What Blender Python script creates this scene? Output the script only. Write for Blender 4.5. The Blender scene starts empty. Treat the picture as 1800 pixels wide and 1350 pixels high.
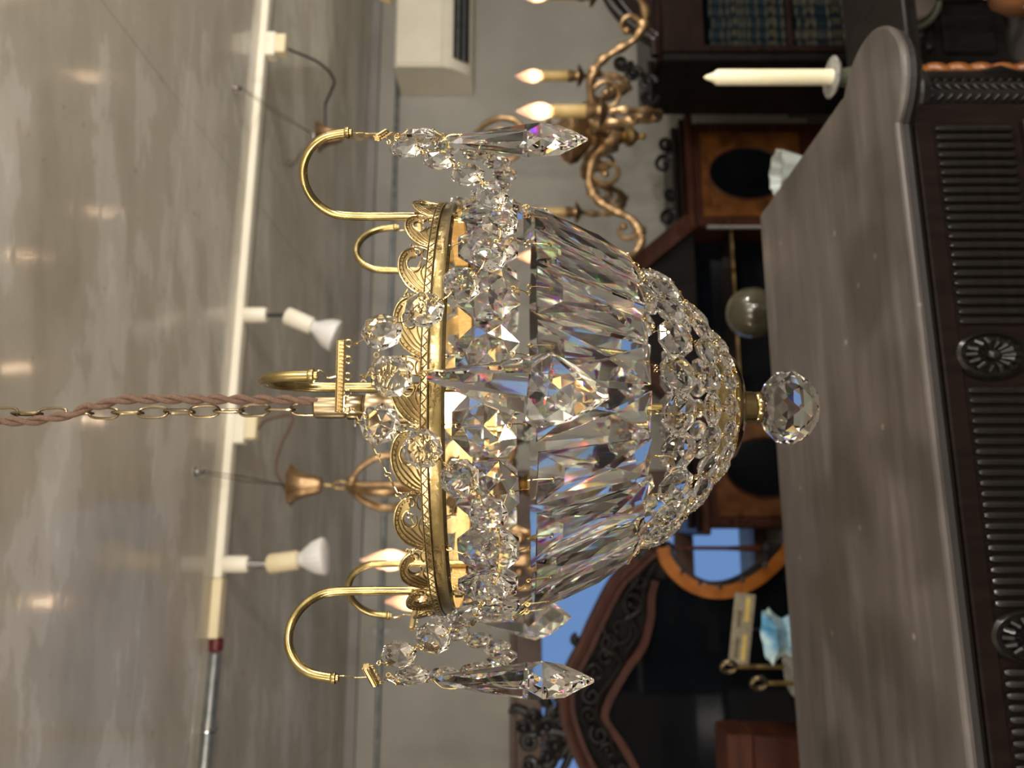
import bpy, math, random
from mathutils import Vector, Matrix
random.seed(7)
PI = math.pi
rad = math.radians
sc = bpy.context.scene
COL = sc.collection

# ---------------------------------------------------------------- camera
F = 1352.0                 # focal length in pixels of the 1800x1350 frame
ZC = 1.55                  # eye height
cam_d = bpy.data.cameras.new('camera')
cam_d.sensor_fit = 'HORIZONTAL'
cam_d.sensor_width = 36.0
cam_d.lens = F / 1800.0 * 36.0
cam_d.clip_start = 0.02
cam_d.clip_end = 60
cam_d.dof.use_dof = True
cam_d.dof.focus_distance = 0.455
cam_d.dof.aperture_fstop = 8.2
cam = bpy.data.objects.new('camera', cam_d)
COL.objects.link(cam)
# the photograph was taken with the phone turned on its side: world up points to the left of the frame
cam.matrix_world = Matrix(((0, 1, 0, 0), (0, 0, -1, 0), (-1, 0, 0, ZC), (0, 0, 0, 1)))
sc.camera = cam

# ---------------------------------------------------------------- world, exposure, lamps
w = bpy.data.worlds.new('sky')
sc.world = w
w.use_nodes = True
wn = w.node_tree
bg = wn.nodes['Background']
bg.inputs['Color'].default_value = (0.27, 0.50, 1.0, 1)
bg.inputs['Strength'].default_value = 0.36
vs = sc.view_settings
vs.view_transform = 'Standard'
vs.look = 'None'
vs.exposure = 0.70
vs.gamma = 1.0
vs.use_curve_mapping = False
cy = sc.cycles
cy.max_bounces = 20
cy.transmission_bounces = 18
cy.transparent_max_bounces = 16
cy.glossy_bounces = 8
cy.diffuse_bounces = 4
cy.blur_glossy = 0.3
cy.caustics_reflective = True
cy.caustics_refractive = True
cy.sample_clamp_indirect = 25.0
cy.use_denoising = True


def lamp(name, loc, power, color, r):
    d = bpy.data.lights.new(name, 'POINT')
    d.energy = power
    d.color = color
    d.shadow_soft_size = r
    o = bpy.data.objects.new(name, d)
    o.location = loc
    COL.objects.link(o)
    return o


WARM = (1.0, 0.86, 0.68)
NEUT = (1.0, 0.95, 0.885)
# point lights added unseen behind and beside the photographer, for brightness and sparkle
lamp('unseen_room_light', (-1.2, -0.9, 1.6), 26, NEUT, 0.05)
lamp('unseen_room_light', (1.4, -0.5, 1.5), 44, NEUT, 0.05)
lamp('unseen_room_light', (0.9, -1.6, 1.95), 40, NEUT, 0.05)
lamp('unseen_room_light', (-0.5, -2.2, 1.9), 30, NEUT, 0.05)
lamp('unseen_room_light', (2.4, 1.1, 1.9), 44, NEUT, 0.05)
lamp('unseen_room_light', (0.55, -0.35, 2.15), 12, NEUT, 0.03)
lamp('unseen_room_light', (-1.9, 0.7, 1.75), 10, WARM, 0.03)
lamp('unseen_room_light', (1.7, 0.2, 2.05), 14, NEUT, 0.03)
lamp('unseen_room_light', (-0.7, -0.6, 2.05), 10, WARM, 0.03)
lamp('unseen_low_light', (1.9, -1.4, 0.9), 12, WARM, 0.04)  # low lights added out of view, more glints for the crystals
lamp('unseen_low_light', (-1.7, -1.3, 0.9), 8, WARM, 0.04)

# ---------------------------------------------------------------- coordinates
PHI = rad(11.0)
CP, SP = math.cos(PHI), math.sin(PHI)
ZCEIL = ZC + 0.8


def P(u, v, Y):
    """a point seen at upright pixel (u to the right, v down; 1350 x 1800) at distance Y"""
    return Vector(((u - 675) / F * Y, Y, ZC + (900 - v) / F * Y))


def PC(u, v, z):
    """the point of the horizontal plane at height z seen at (u, v)"""
    Y = (z - ZC) * F / (900 - v)
    return P(u, v, Y)


def RM(u, v, d):
    """room coordinates (r along the back wall, z) seen at (u, v) on the plane at room depth d"""
    x = (u - 675) / F
    Y = d / (CP - SP * x)
    return (x * Y * CP + Y * SP, ZC + (900 - v) / F * Y)


def room(r, d, z):
    return Vector((r * CP - d * SP, r * SP + d * CP, z))


# ---------------------------------------------------------------- mesh helpers
class MB:
    def __init__(s):
        s.v = []
        s.f = []

    def add(s, vs_, fs_):
        o = len(s.v)
        s.v += [tuple(p) for p in vs_]
        s.f += [tuple(i + o for i in q) for q in fs_]
        return s

    def box(s, x0, x1, y0, y1, z0, z1, bev=0.0):
        if bev <= 0:
            return s.add([(x0, y0, z0), (x1, y0, z0), (x1, y1, z0), (x0, y1, z0), (x0, y0, z1), (x1, y0, z1), (x1, y1, z1), (x0, y1, z1)],
                         [(3, 2, 1, 0), (4, 5, 6, 7), (0, 1, 5, 4), (1, 2, 6, 5), (2, 3, 7, 6), (3, 0, 4, 7)])
        b = bev
        out = [(x0 + b, y0), (x1 - b, y0), (x1, y0 + b), (x1, y1 - b), (x1 - b, y1), (x0 + b, y1), (x0, y1 - b), (x0, y0 + b)]
        inn = [(min(max(x, x0 + b), x1 - b), min(max(y, y0 + b), y1 - b)) for x, y in out]
        rings = [(inn, z0), (out, z0 + b), (out, z1 - b), (inn, z1)]
        vs_ = [(x, y, z) for pts, z in rings for x, y in pts]
        fs_ = []
        for k in range(3):
            for i in range(8):
                j = (i + 1) % 8
                fs_.append((k * 8 + i, k * 8 + j, k * 8 + 8 + j, k * 8 + 8 + i))
        fs_ += [tuple(range(7, -1, -1)), tuple(range(24, 32))]
        return s.add(vs_, fs_)

    def tube(s, pts, r, n=8, closed=False, caps=True, flat=1.0, up=None):
        pts = [Vector(p) for p in pts]
        m = len(pts)
        rs = r if isinstance(r, (list, tuple)) else [r] * m
        tans = []
        for i in range(m):
            a = pts[i - 1] if (closed or i > 0) else pts[i]
            b = pts[(i + 1) % m] if (closed or i < m - 1) else pts[i]
            t = b - a
            tans.append(t.normalized() if t.length > 1e-12 else Vector((0, 0, 1)))
        nrm = Vector(up) if up is not None else (Vector((0, 0, 1)) if abs(tans[0].z) < 0.9 else Vector((1, 0, 0)))
        vs_ = []
        for i in range(m):
            t = tans[i]
            if up is not None:
                nrm = Vector(up)
            nrm = nrm - t * nrm.dot(t)
            if nrm.length < 1e-9:
                nrm = t.orthogonal()
            nrm.normalize()
            b = t.cross(nrm)
            for k in range(n):
                a = 2 * PI * k / n
                vs_.append(pts[i] + b * (math.cos(a) * rs[i]) + nrm * (math.sin(a) * rs[i] * flat))
        fs_ = []
        for i in range(m if closed else m - 1):
            j = (i + 1) % m
            for k in range(n):
                l = (k + 1) % n
                fs_.append((i * n + k, i * n + l, j * n + l, j * n + k))
        if caps and not closed:
            fs_ += [tuple(range(n - 1, -1, -1)), tuple((m - 1) * n + k for k in range(n))]
        return s.add(vs_, fs_)

    def lathe(s, prof, n=24, c=(0, 0, 0), wave=None, cap=True):
        vs_ = []
        m = len(prof)
        for i, (r, z) in enumerate(prof):
            for k in range(n):
                a = 2 * PI * k / n
                q = r * (wave(a, i / (m - 1)) if wave else 1)
                vs_.append((c[0] + q * math.cos(a), c[1] + q * math.sin(a), c[2] + z))
        fs_ = []
        for i in range(m - 1):
            for k in range(n):
                l = (k + 1) % n
                fs_.append((i * n + k, i * n + l, (i + 1) * n + l, (i + 1) * n + k))
        if cap and prof[0][0] > 1e-6:
            fs_.append(tuple(range(n - 1, -1, -1)))
        if cap and prof[-1][0] > 1e-6:
            fs_.append(tuple((m - 1) * n + k for k in range(n)))
        return s.add(vs_, fs_)

    def ball(s, c, r, n=12, m=8, sx=1, sy=1, sz=1):
        vs_ = [(c[0], c[1], c[2] - r * sz)]
        for i in range(1, m):
            t = -PI / 2 + PI * i / m
            for k in range(n):
                a = 2 * PI * k / n
                vs_.append((c[0] + r * sx * math.cos(t) * math.cos(a), c[1] + r * sy * math.cos(t) * math.sin(a), c[2] + r * sz * math.sin(t)))
        vs_.append((c[0], c[1], c[2] + r * sz))
        fs_ = []
        for k in range(n):
            fs_.append((0, 1 + (k + 1) % n, 1 + k))
        for i in range(m - 2):
            for k in range(n):
                l = (k + 1) % n
                fs_.append((1 + i * n + k, 1 + i * n + l, 1 + (i + 1) * n + l, 1 + (i + 1) * n + k))
        e = len(vs_) - 1
        for k in range(n):
            fs_.append((e, 1 + (m - 2) * n + k, 1 + (m - 2) * n + (k + 1) % n))
        return s.add(vs_, fs_)

    def torus(s, c, R, r, n=14, m=6, ax=(0, 0, 1), ay=None):
        ax = Vector(ax).normalized()
        a1 = ax.orthogonal().normalized()
        a2 = ax.cross(a1)
        pts = [Vector(c) + a1 * (R * math.cos(2 * PI * k / n)) + a2 * (R * math.sin(2 * PI * k / n)) for k in range(n)]
        return s.tube(pts, r, m, closed=True)

    def prism(s, poly, y0, y1):
        """polygon in (x, z), given anticlockwise seen from the front (-y), pulled from y0 to y1"""
        n = len(poly)
        vs_ = [(x, y0, z) for x, z in poly] + [(x, y1, z) for x, z in poly]
        fs_ = [tuple(range(n)), tuple(range(2 * n - 1, n - 1, -1))]
        for i in range(n):
            j = (i + 1) % n
            fs_.append((j, i, n + i, n + j))
        return s.add(vs_, fs_)

    def slab(s, poly, z0, z1, inset=0.0):
        """polygon in (x, y), anticlockwise from above, from z0 to z1"""
        n = len(poly)
        vs_ = [(x, y, z0) for x, y in poly] + [(x, y, z1) for x, y in poly]
        fs_ = [tuple(range(n - 1, -1, -1)), tuple(range(n, 2 * n))]
        for i in range(n):
            j = (i + 1) % n
            fs_.append((i, j, n + j, n + i))
        return s.add(vs_, fs_)

    def mesh(s, name, m, smooth=False):
        me = bpy.data.meshes.new(name)
        me.from_pydata(s.v, [], s.f)
        if m is not None:
            me.materials.append(m)
        if smooth:
            me.polygons.foreach_set('use_smooth', [True] * len(me.polygons))
            if smooth != 'all':
                try:
                    me.set_sharp_from_angle(angle=rad(38))
                except Exception:
                    pass
        me.update()
        return me

    def build(s, name, m, parent=None, smooth=False, **kw):
        return put(name, s.mesh(name, m, smooth), parent, **kw)


def put(name, me, parent=None, M=None, label=None, kind=None, cat=None, group=None, loc=None, rz=None):
    o = bpy.data.objects.new(name, me)
    COL.objects.link(o)
    if parent is not None:
        o.parent = parent
    if M is not None:
        o.matrix_local = M
    if loc is not None:
        o.location = loc
    if rz is not None:
        o.rotation_euler = (0, 0, rz)
    tag(o, label, cat, group, kind)
    return o


def tag(o, label=None, cat=None, group=None, kind=None):
    if label:
        o['label'] = label
    if cat:
        o['category'] = cat
    if group:
        o['group'] = group
    if kind:
        o['kind'] = kind
    return o


def thing(name, label, cat, loc=(0, 0, 0), rz=0.0, group=None):
    return put(name, None, loc=loc, rz=rz, label=label, cat=cat, group=group)


def spline(pts, k=6, closed=False):
    pts = [Vector(p) for p in pts]
    n = len(pts)
    out = []
    for i in range(n if closed else n - 1):
        if closed:
            a, b, c, d = pts[i - 1], pts[i], pts[(i + 1) % n], pts[(i + 2) % n]
        else:
            a, b, c, d = pts[max(i - 1, 0)], pts[i], pts[i + 1], pts[min(i + 2, n - 1)]
        for j in range(k):
            t = j / k
            out.append(0.5 * ((2 * b) + (c - a) * t + (2 * a - 5 * b + 4 * c - d) * t * t + (3 * b - a - 3 * c + d) * t ** 3))
    if not closed:
        out.append(pts[-1].copy())
    return out


# ---------------------------------------------------------------- materials
def nodes(name):
    m = bpy.data.materials.new(name)
    m.use_nodes = True
    nt = m.node_tree
    nt.nodes.clear()
    out = nt.nodes.new('ShaderNodeOutputMaterial')
    return m, nt, out


def N(nt, t, **kw):
    n = nt.nodes.new(t)
    for k, v in kw.items():
        if k.startswith('i_'):
            n.inputs[k[2:].replace('_', ' ')].default_value = v
        else:
            setattr(n, k, v)
    return n


def rgb(r, g, b):
    return tuple(((c / 255) / 12.92 if c / 255 <= 0.04045 else ((c / 255 + 0.055) / 1.055) ** 2.4) for c in (r, g, b)) + (1.0,)


def coords(nt, space='Object', scale=(1, 1, 1), rot=(0, 0, 0)):
    mp = N(nt, 'ShaderNodeMapping')
    mp.inputs['Scale'].default_value = scale
    mp.inputs['Rotation'].default_value = rot
    if space == 'World':
        g = N(nt, 'ShaderNodeNewGeometry')
        nt.links.new(g.outputs['Position'], mp.inputs['Vector'])
    else:
        tc = N(nt, 'ShaderNodeTexCoord')
        nt.links.new(tc.outputs[space], mp.inputs['Vector'])
    return mp.outputs['Vector']


def ramp(nt, fac, stops):
    r = N(nt, 'ShaderNodeValToRGB')
    e = r.color_ramp.elements
    while len(e) < len(stops):
        e.new(0.5)
    for k, (p, c) in enumerate(stops):
        e[k].position = p
        e[k].color = c
    nt.links.new(fac, r.inputs['Fac'])
    return r.outputs['Color']


def plain(name, c1, c2=None, rough=0.5, metal=0.0, scale=20.0, bump=0.0, coat=0.0, stretch=(1, 1, 1), rot=(0, 0, 0), space='Object', lo=0.35, hi=0.65, detail=4.0, spec=0.5, rough2=None, bscale=None):
    """principled surface with a noise mottling between two colours"""
    m, nt, out = nodes(name)
    b = N(nt, 'ShaderNodeBsdfPrincipled')
    b.inputs['Roughness'].default_value = rough
    b.inputs['Metallic'].default_value = metal
    b.inputs['Coat Weight'].default_value = coat
    b.inputs['Coat Roughness'].default_value = 0.12
    b.inputs['Specular IOR Level'].default_value = spec
    c2 = c2 or tuple(min(1, x * 1.12) for x in c1[:3]) + (1,)
    vec = coords(nt, space, tuple(scale * s_ for s_ in stretch), rot)
    nz = N(nt, 'ShaderNodeTexNoise')
    nz.inputs['Scale'].default_value = 1.0
    nz.inputs['Detail'].default_value = detail
    nt.links.new(vec, nz.inputs['Vector'])
    nt.links.new(ramp(nt, nz.outputs['Fac'], [(lo, c1), (hi, c2)]), b.inputs['Base Color'])
    if rough2 is not None:
        mr = N(nt, 'ShaderNodeMapRange')
        mr.inputs['From Min'].default_value = lo
        mr.inputs['From Max'].default_value = hi
        mr.inputs['To Min'].default_value = rough
        mr.inputs['To Max'].default_value = rough2
        nt.links.new(nz.outputs['Fac'], mr.inputs['Value'])
        nt.links.new(mr.outputs['Result'], b.inputs['Roughness'])
    if bump > 0:
        n2 = N(nt, 'ShaderNodeTexNoise')
        n2.inputs['Scale'].default_value = bscale or 3.0
        n2.inputs['Detail'].default_value = 3.0
        nt.links.new(vec, n2.inputs['Vector'])
        bp = N(nt, 'ShaderNodeBump')
        bp.inputs['Strength'].default_value = bump
        bp.inputs['Distance'].default_value = 0.002
        nt.links.new(n2.outputs['Fac'], bp.inputs['Height'])
        nt.links.new(bp.outputs['Normal'], b.inputs['Normal'])
    nt.links.new(b.outputs['BSDF'], out.inputs['Surface'])
    return m


def crystal(name, iors, rough=0.0, tint=1.0):
    """cut lead glass; three slightly different refractive indices split white light into colours"""
    m, nt, out = nodes(name)
    prev = None
    k_ = 0.13 if len(iors) == 4 else 0.0
    cols = [(tint * (1 - k_),) * 3 + (1,), (k_ * tint, 0, 0, 1), (0, k_ * tint, 0, 1), (0, 0, k_ * tint, 1)]
    for c, ior in zip(cols, iors):
        g = N(nt, 'ShaderNodeBsdfGlass')
        g.inputs['Color'].default_value = c
        g.inputs['IOR'].default_value = ior
        g.inputs['Roughness'].default_value = rough
        if prev is None:
            prev = g.outputs['BSDF']
        else:
            a = N(nt, 'ShaderNodeAddShader')
            nt.links.new(prev, a.inputs[0])
            nt.links.new(g.outputs['BSDF'], a.inputs[1])
            prev = a.outputs['Shader']
    nt.links.new(prev, out.inputs['Surface'])
    return m


def emitter(name, color, strength):
    m, nt, out = nodes(name)
    e = N(nt, 'ShaderNodeEmission')
    e.inputs['Color'].default_value = color
    e.inputs['Strength'].default_value = strength
    nt.links.new(e.outputs['Emission'], out.inputs['Surface'])
    return m


def thin_glass(name, color, clear, rough=0.05):
    m, nt, out = nodes(name)
    b = N(nt, 'ShaderNodeBsdfPrincipled')
    b.inputs['Base Color'].default_value = color
    b.inputs['Roughness'].default_value = rough
    t = N(nt, 'ShaderNodeBsdfTransparent')
    mx = N(nt, 'ShaderNodeMixShader')
    mx.inputs['Fac'].default_value = clear
    nt.links.new(b.outputs['BSDF'], mx.inputs[1])
    nt.links.new(t.outputs['BSDF'], mx.inputs[2])
    nt.links.new(mx.outputs['Shader'], out.inputs['Surface'])
    return m


M = {}
M['crystal'] = crystal('cut_crystal', (1.556, 1.532, 1.556, 1.584), tint=0.995)
M['bead_glass'] = crystal('bead_crystal', (1.535,), tint=0.995)
M['brass'] = plain('polished_brass', (0.37, 0.285, 0.13, 1), (0.46, 0.36, 0.18, 1), rough=0.09, metal=1, scale=60, rough2=0.17, bump=0.15)
M['brass_tube'] = plain('brass_tube', (0.27, 0.21, 0.085, 1), (0.36, 0.28, 0.12, 1), rough=0.2, metal=1, scale=80, rough2=0.3)
M['brass_etched'] = plain('etched_brass', (0.43, 0.33, 0.16, 1), (0.54, 0.42, 0.22, 1), rough=0.2, metal=1, scale=260, bump=0.2)
M['brass_dark'] = plain('matte_stamped_brass', (0.34, 0.245, 0.11, 1), (0.46, 0.34, 0.16, 1), rough=0.42, metal=1, scale=200)
M['brass_matte'] = plain('matte_brass_lining', (0.62, 0.44, 0.19, 1), (0.74, 0.54, 0.25, 1), rough=0.52, metal=0.85, scale=200, bump=0.6)
M['gold'] = plain('gold_wire', (0.58, 0.43, 0.19, 1), (0.70, 0.53, 0.26, 1), rough=0.2, metal=1, scale=90)
M['old_brass'] = plain('aged_brass', (0.33, 0.22, 0.09, 1), (0.56, 0.39, 0.17, 1), rough=0.3, metal=1, scale=30, rough2=0.45)
M['bronze'] = plain('bronze_chain', (0.19, 0.145, 0.085, 1), (0.31, 0.24, 0.145, 1), rough=0.25, metal=1, scale=90)
M['nickel_brass'] = plain('dull_brass', (0.20, 0.155, 0.09, 1), (0.27, 0.21, 0.125, 1), rough=0.34, metal=1, scale=50)
M['cast_brass'] = plain('cast_brass', (0.29, 0.18, 0.088, 1), (0.46, 0.31, 0.165, 1), rough=0.36, metal=0.9, scale=40, bump=0.4)
M['cloth_cord'] = plain('brown_cloth_cord', rgb(84, 62, 49), rgb(114, 88, 71), rough=0.85, scale=900, bump=0.6)
M['black_cord'] = plain('black_cord', rgb(28, 27, 27), rough=0.5)
M['white_paint'] = plain('white_enamel', rgb(226, 219, 198), rgb(236, 230, 212), rough=0.35, scale=4)
M['cream'] = plain('cream_plastic', rgb(214, 198, 160), rgb(226, 212, 176), rough=0.45, scale=5)
M['sleeve'] = plain('ivory_candle_sleeve', rgb(176, 146, 88), rgb(196, 168, 108), rough=0.5, scale=20)
M['grey_metal'] = plain('galvanised_steel', rgb(120, 124, 126), rgb(150, 153, 152), rough=0.35, metal=0.7, scale=30)
M['chrome'] = plain('chrome', rgb(190, 190, 188), rough=0.12, metal=1, scale=10)
M['red_cap'] = plain('dark_red_plastic', rgb(84, 22, 20), rough=0.4)
M['black'] = plain('black_plastic', rgb(22, 22, 22), rough=0.4)
M['wall'] = plain('rough_plaster', (0.29, 0.279, 0.243, 1), (0.385, 0.374, 0.333, 1), rough=0.75, scale=1.3, detail=7, bump=0.25, bscale=14, space='World', stretch=(1, 1, 1.3))
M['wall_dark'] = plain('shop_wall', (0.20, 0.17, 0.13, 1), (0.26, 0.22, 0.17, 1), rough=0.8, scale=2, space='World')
M['floor'] = plain('grey_concrete_floor', (0.05, 0.043, 0.038, 1), (0.085, 0.075, 0.066, 1), rough=0.55, scale=3, space='World')
M['mahogany'] = plain('dark_mahogany', (0.009, 0.005, 0.0045, 1), (0.018, 0.009, 0.007, 1), rough=0.3, scale=8, stretch=(1, 1, 6), coat=0.04, spec=0.2)
M['ebony'] = plain('black_stained_oak', (0.006, 0.005, 0.005, 1), (0.012, 0.010, 0.009, 1), rough=0.36, scale=14, stretch=(5, 1, 1), coat=0.03, spec=0.2)
M['red_wood'] = plain('red_brown_mahogany', (0.036, 0.011, 0.0065, 1), (0.062, 0.019, 0.010, 1), rough=0.5, scale=10, stretch=(1, 1, 5), spec=0.22)
M['burl'] = plain('burr_walnut', (0.075, 0.026, 0.007, 1), (0.19, 0.072, 0.017, 1), rough=0.3, scale=14, detail=8, coat=0.3)
M['orange_wood'] = plain('orange_varnished_wood', (0.22, 0.070, 0.012, 1), (0.33, 0.115, 0.022, 1), rough=0.3, scale=20, coat=0.3)
M['brown_wood'] = plain('brown_window_wood', (0.060, 0.030, 0.018, 1), (0.10, 0.052, 0.032, 1), rough=0.45, scale=9, stretch=(6, 1, 1))
M['side_wood'] = plain('sideboard_oak', (0.005, 0.003, 0.0024, 1), (0.009, 0.0052, 0.004, 1), rough=0.32, scale=18, stretch=(5, 1, 1), spec=0.16)
M['reed_wood'] = plain('reeded_dark_oak', (0.005, 0.0046, 0.0042, 1), (0.009, 0.008, 0.007, 1), rough=0.3, scale=18, stretch=(1, 1, 5), coat=0.06, spec=0.3)
M['mirror_dark'] = plain('old_mirror_glass', (0.003, 0.0038, 0.005, 1), (0.005, 0.006, 0.008, 1), rough=0.06, scale=4, spec=0.22)
M['candle'] = plain('cream_wax', rgb(236, 226, 188), rgb(244, 236, 206), rough=0.5, scale=10)
M['stone'] = plain('pale_stone', rgb(122, 121, 117), rgb(156, 154, 148), rough=0.7, scale=120)
M['green_glass'] = plain('green_grey_glass', rgb(60, 66, 54), rgb(80, 84, 70), rough=0.15, scale=10)
M['book'] = plain('teal_leather', (0.003, 0.008, 0.011, 1), (0.005, 0.014, 0.018, 1), rough=0.5, scale=60, spec=0.2)
M['book_black'] = plain('black_leather', (0.010, 0.011, 0.012, 1), (0.02, 0.02, 0.02, 1), rough=0.5, scale=60)
M['gilt'] = plain('gilt_tooling', (0.035, 0.029, 0.015, 1), (0.068, 0.056, 0.029, 1), rough=0.5, metal=0.4, scale=300)
M['paper'] = plain('aged_paper', rgb(118, 112, 98), rgb(140, 130, 106), rough=0.8, scale=60)
M['ink'] = plain('brown_print', rgb(92, 82, 66), rough=0.8)
M['yellow_print'] = plain('yellow_print', rgb(186, 160, 92), rough=0.8)
M['white_china'] = plain('white_china', rgb(168, 176, 172), rgb(196, 202, 196), rough=0.3, scale=8)
M['blue_opal'] = plain('blue_opal_glass', rgb(90, 160, 205), rgb(196, 224, 230), rough=0.2, scale=12, lo=0.42, hi=0.58)
M['leather'] = plain('worn_brown_leather', rgb(72, 62, 58), rgb(92, 82, 76), rough=0.5, scale=10)
M['label_white'] = plain('white_label', rgb(200, 200, 205), rough=0.6)
M['globe'] = plain('smoky_glass_globe', rgb(56, 53, 40), rgb(84, 80, 60), rough=0.08, scale=6, coat=0.6)
M['bulb_shell'] = thin_glass('warm_bulb_glass', (0.95, 0.66, 0.52, 1), 0.5)
M['bulb_frost'] = thin_glass('pink_bulb_glass', (0.95, 0.72, 0.6, 1), 0.6)
M['filament'] = emitter('glowing_filament', (1.0, 0.80, 0.52, 1), 75)
M['bulb_hot'] = emitter('lit_bulb', (1.0, 0.74, 0.45, 1), 270)
M['pane'] = thin_glass('window_glass', (0.05, 0.05, 0.05, 1), 0.93)
M['opal_shade'] = plain('cream_opal_shade', rgb(232, 214, 160), rough=0.4)
M['reflector'] = plain('white_reflector_bulb', rgb(206, 204, 200), rgb(222, 220, 216), rough=0.22, scale=6)


def ceiling_mat():
    m, nt, out = nodes('sealed_concrete')
    b = N(nt, 'ShaderNodeBsdfPrincipled')
    v1 = coords(nt, 'World', (1.9, 4.6, 1), (0, 0, -PHI))
    n1 = N(nt, 'ShaderNodeTexNoise', i_Scale=1.0, i_Detail=8.0, i_Roughness=0.62)
    nt.links.new(v1, n1.inputs['Vector'])
    v2 = coords(nt, 'World', (3.2, 13, 1), (0, 0, -PHI))
    n2 = N(nt, 'ShaderNodeTexNoise', i_Scale=1.0, i_Detail=5.0)
    nt.links.new(v2, n2.inputs['Vector'])
    v3 = coords(nt, 'World', (1, 1, 1), (0, 0, -PHI))
    n3 = N(nt, 'ShaderNodeTexNoise', i_Scale=26.0, i_Detail=2.0)
    nt.links.new(v3, n3.inputs['Vector'])
    c1 = ramp(nt, n1.outputs['Fac'], [(0.30, (0.41, 0.37, 0.295, 1)), (0.46, (0.52, 0.475, 0.385, 1)), (0.525, (0.545, 0.50, 0.415, 1)), (0.545, (0.64, 0.60, 0.52, 1)), (0.62, (0.68, 0.64, 0.565, 1)), (0.635, (0.74, 0.705, 0.63, 1))])
    c2 = ramp(nt, n2.outputs['Fac'], [(0.35, (0.86, 0.85, 0.83, 1)), (0.62, (1.04, 1.04, 1.04, 1))])
    c3 = ramp(nt, n3.outputs['Fac'], [(0.22, (0.72, 0.68, 0.62, 1)), (0.30, (1, 1, 1, 1))])
    mx = N(nt, 'ShaderNodeMix', data_type='RGBA', blend_type='MULTIPLY')
    mx.inputs[0].default_value = 0.5
    nt.links.new(c1, mx.inputs[6])
    nt.links.new(c2, mx.inputs[7])
    mx2 = N(nt, 'ShaderNodeMix', data_type='RGBA', blend_type='MULTIPLY')
    mx2.inputs[0].default_value = 1.0
    nt.links.new(mx.outputs[2], mx2.inputs[6])
    nt.links.new(c3, mx2.inputs[7])
    nt.links.new(mx2.outputs[2], b.inputs['Base Color'])
    b.inputs['Roughness'].default_value = 0.5
    b.inputs['Coat Weight'].default_value = 0.6
    b.inputs['Coat Roughness'].default_value = 0.1
    bp = N(nt, 'ShaderNodeBump', i_Strength=0.22, i_Distance=0.004)
    n4 = N(nt, 'ShaderNodeTexNoise', i_Scale=1.0, i_Detail=4.0)
    v4 = coords(nt, 'World', (9, 24, 1), (0, 0, -PHI))
    nt.links.new(v4, n4.inputs['Vector'])
    nt.links.new(n4.outputs['Fac'], bp.inputs['Height'])
    nt.links.new(bp.outputs['Normal'], b.inputs['Coat Normal'])
    nt.links.new(b.outputs['BSDF'], out.inputs['Surface'])
    return m


def table_mat():
    m, nt, out = nodes('worn_table_top')
    b = N(nt, 'ShaderNodeBsdfPrincipled')
    v1 = coords(nt, 'Object', (2.2, 22, 1))
    n1 = N(nt, 'ShaderNodeTexNoise', i_Scale=1.5, i_Detail=9.0, i_Roughness=0.62)
    nt.links.new(v1, n1.inputs['Vector'])
    n2 = N(nt, 'ShaderNodeTexNoise', i_Scale=5.5, i_Detail=2.0)
    v2 = coords(nt, 'Object', (1, 1, 1))
    nt.links.new(v2, n2.inputs['Vector'])
    n3 = N(nt, 'ShaderNodeTexVoronoi', i_Scale=6.0, voronoi_dimensions='2D')
    nt.links.new(v2, n3.inputs['Vector'])
    c1 = ramp(nt, n1.outputs['Fac'], [(0.3, (0.052, 0.043, 0.039, 1)), (0.55, (0.083, 0.071, 0.066, 1)), (0.7, (0.120, 0.106, 0.099, 1))])
    c2 = ramp(nt, n2.outputs['Fac'], [(0.38, (0.60, 0.58, 0.55, 1)), (0.50, (1, 1, 1, 1))])
    c3 = ramp(nt, n3.outputs['Distance'], [(0.018, (2.6, 2.5, 2.3, 1)), (0.026, (1, 1, 1, 1))])
    mx = N(nt, 'ShaderNodeMix', data_type='RGBA', blend_type='MULTIPLY')
    mx.inputs[0].default_value = 0.9
    nt.links.new(c1, mx.inputs[6])
    nt.links.new(c2, mx.inputs[7])
    mx2 = N(nt, 'ShaderNodeMix', data_type='RGBA', blend_type='MULTIPLY')
    mx2.inputs[0].default_value = 1.0
    nt.links.new(mx.outputs[2], mx2.inputs[6])
    nt.links.new(c3, mx2.inputs[7])
    nt.links.new(mx2.outputs[2], b.inputs['Base Color'])
    b.inputs['Roughness'].default_value = 0.42
    b.inputs['Coat Weight'].default_value = 0.2
    b.inputs['Coat Roughness'].default_value = 0.25
    nt.links.new(b.outputs['BSDF'], out.inputs['Surface'])
    return m


M['ceiling'] = ceiling_mat()
M['table_top'] = table_mat()

# ================================================================= THE ROOM
DW = 3.95                                   # room depth of the back wall
R0, R1, D0 = -3.4, 4.3, -3.2                # left, right, rear


def struct(name, mb, m, **kw):
    return mb.build(name, m, rz=PHI, kind='structure', **kw)


struct('floor', MB().box(R0 - .2, R1 + .2, D0 - .2, DW + .2, -0.1, 0.0), M['floor'])
ceil = struct('ceiling', MB().box(R0 - .2, R1 + .2, D0 - .2, DW + .2, ZCEIL + 0.012, ZCEIL + 0.15), M['ceiling'])
# cast panels of the ceiling with narrow recessed joints between them
dj = [D0 - .2, -1.75, -0.35, 1.05, 1.72, 2.9, DW + .2]
rj = [R0 - .2, -2.5, -0.9, 1.02, 2.6, R1 + .2]
G = 0.0009
for i in range(len(rj) - 1):
    for j in range(len(dj) - 1):
        MB().box(rj[i] + G, rj[i + 1] - G, dj[j] + G, dj[j + 1] - G, ZCEIL, ZCEIL + 0.0122).build('panel', M['ceiling'], ceil)

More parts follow.
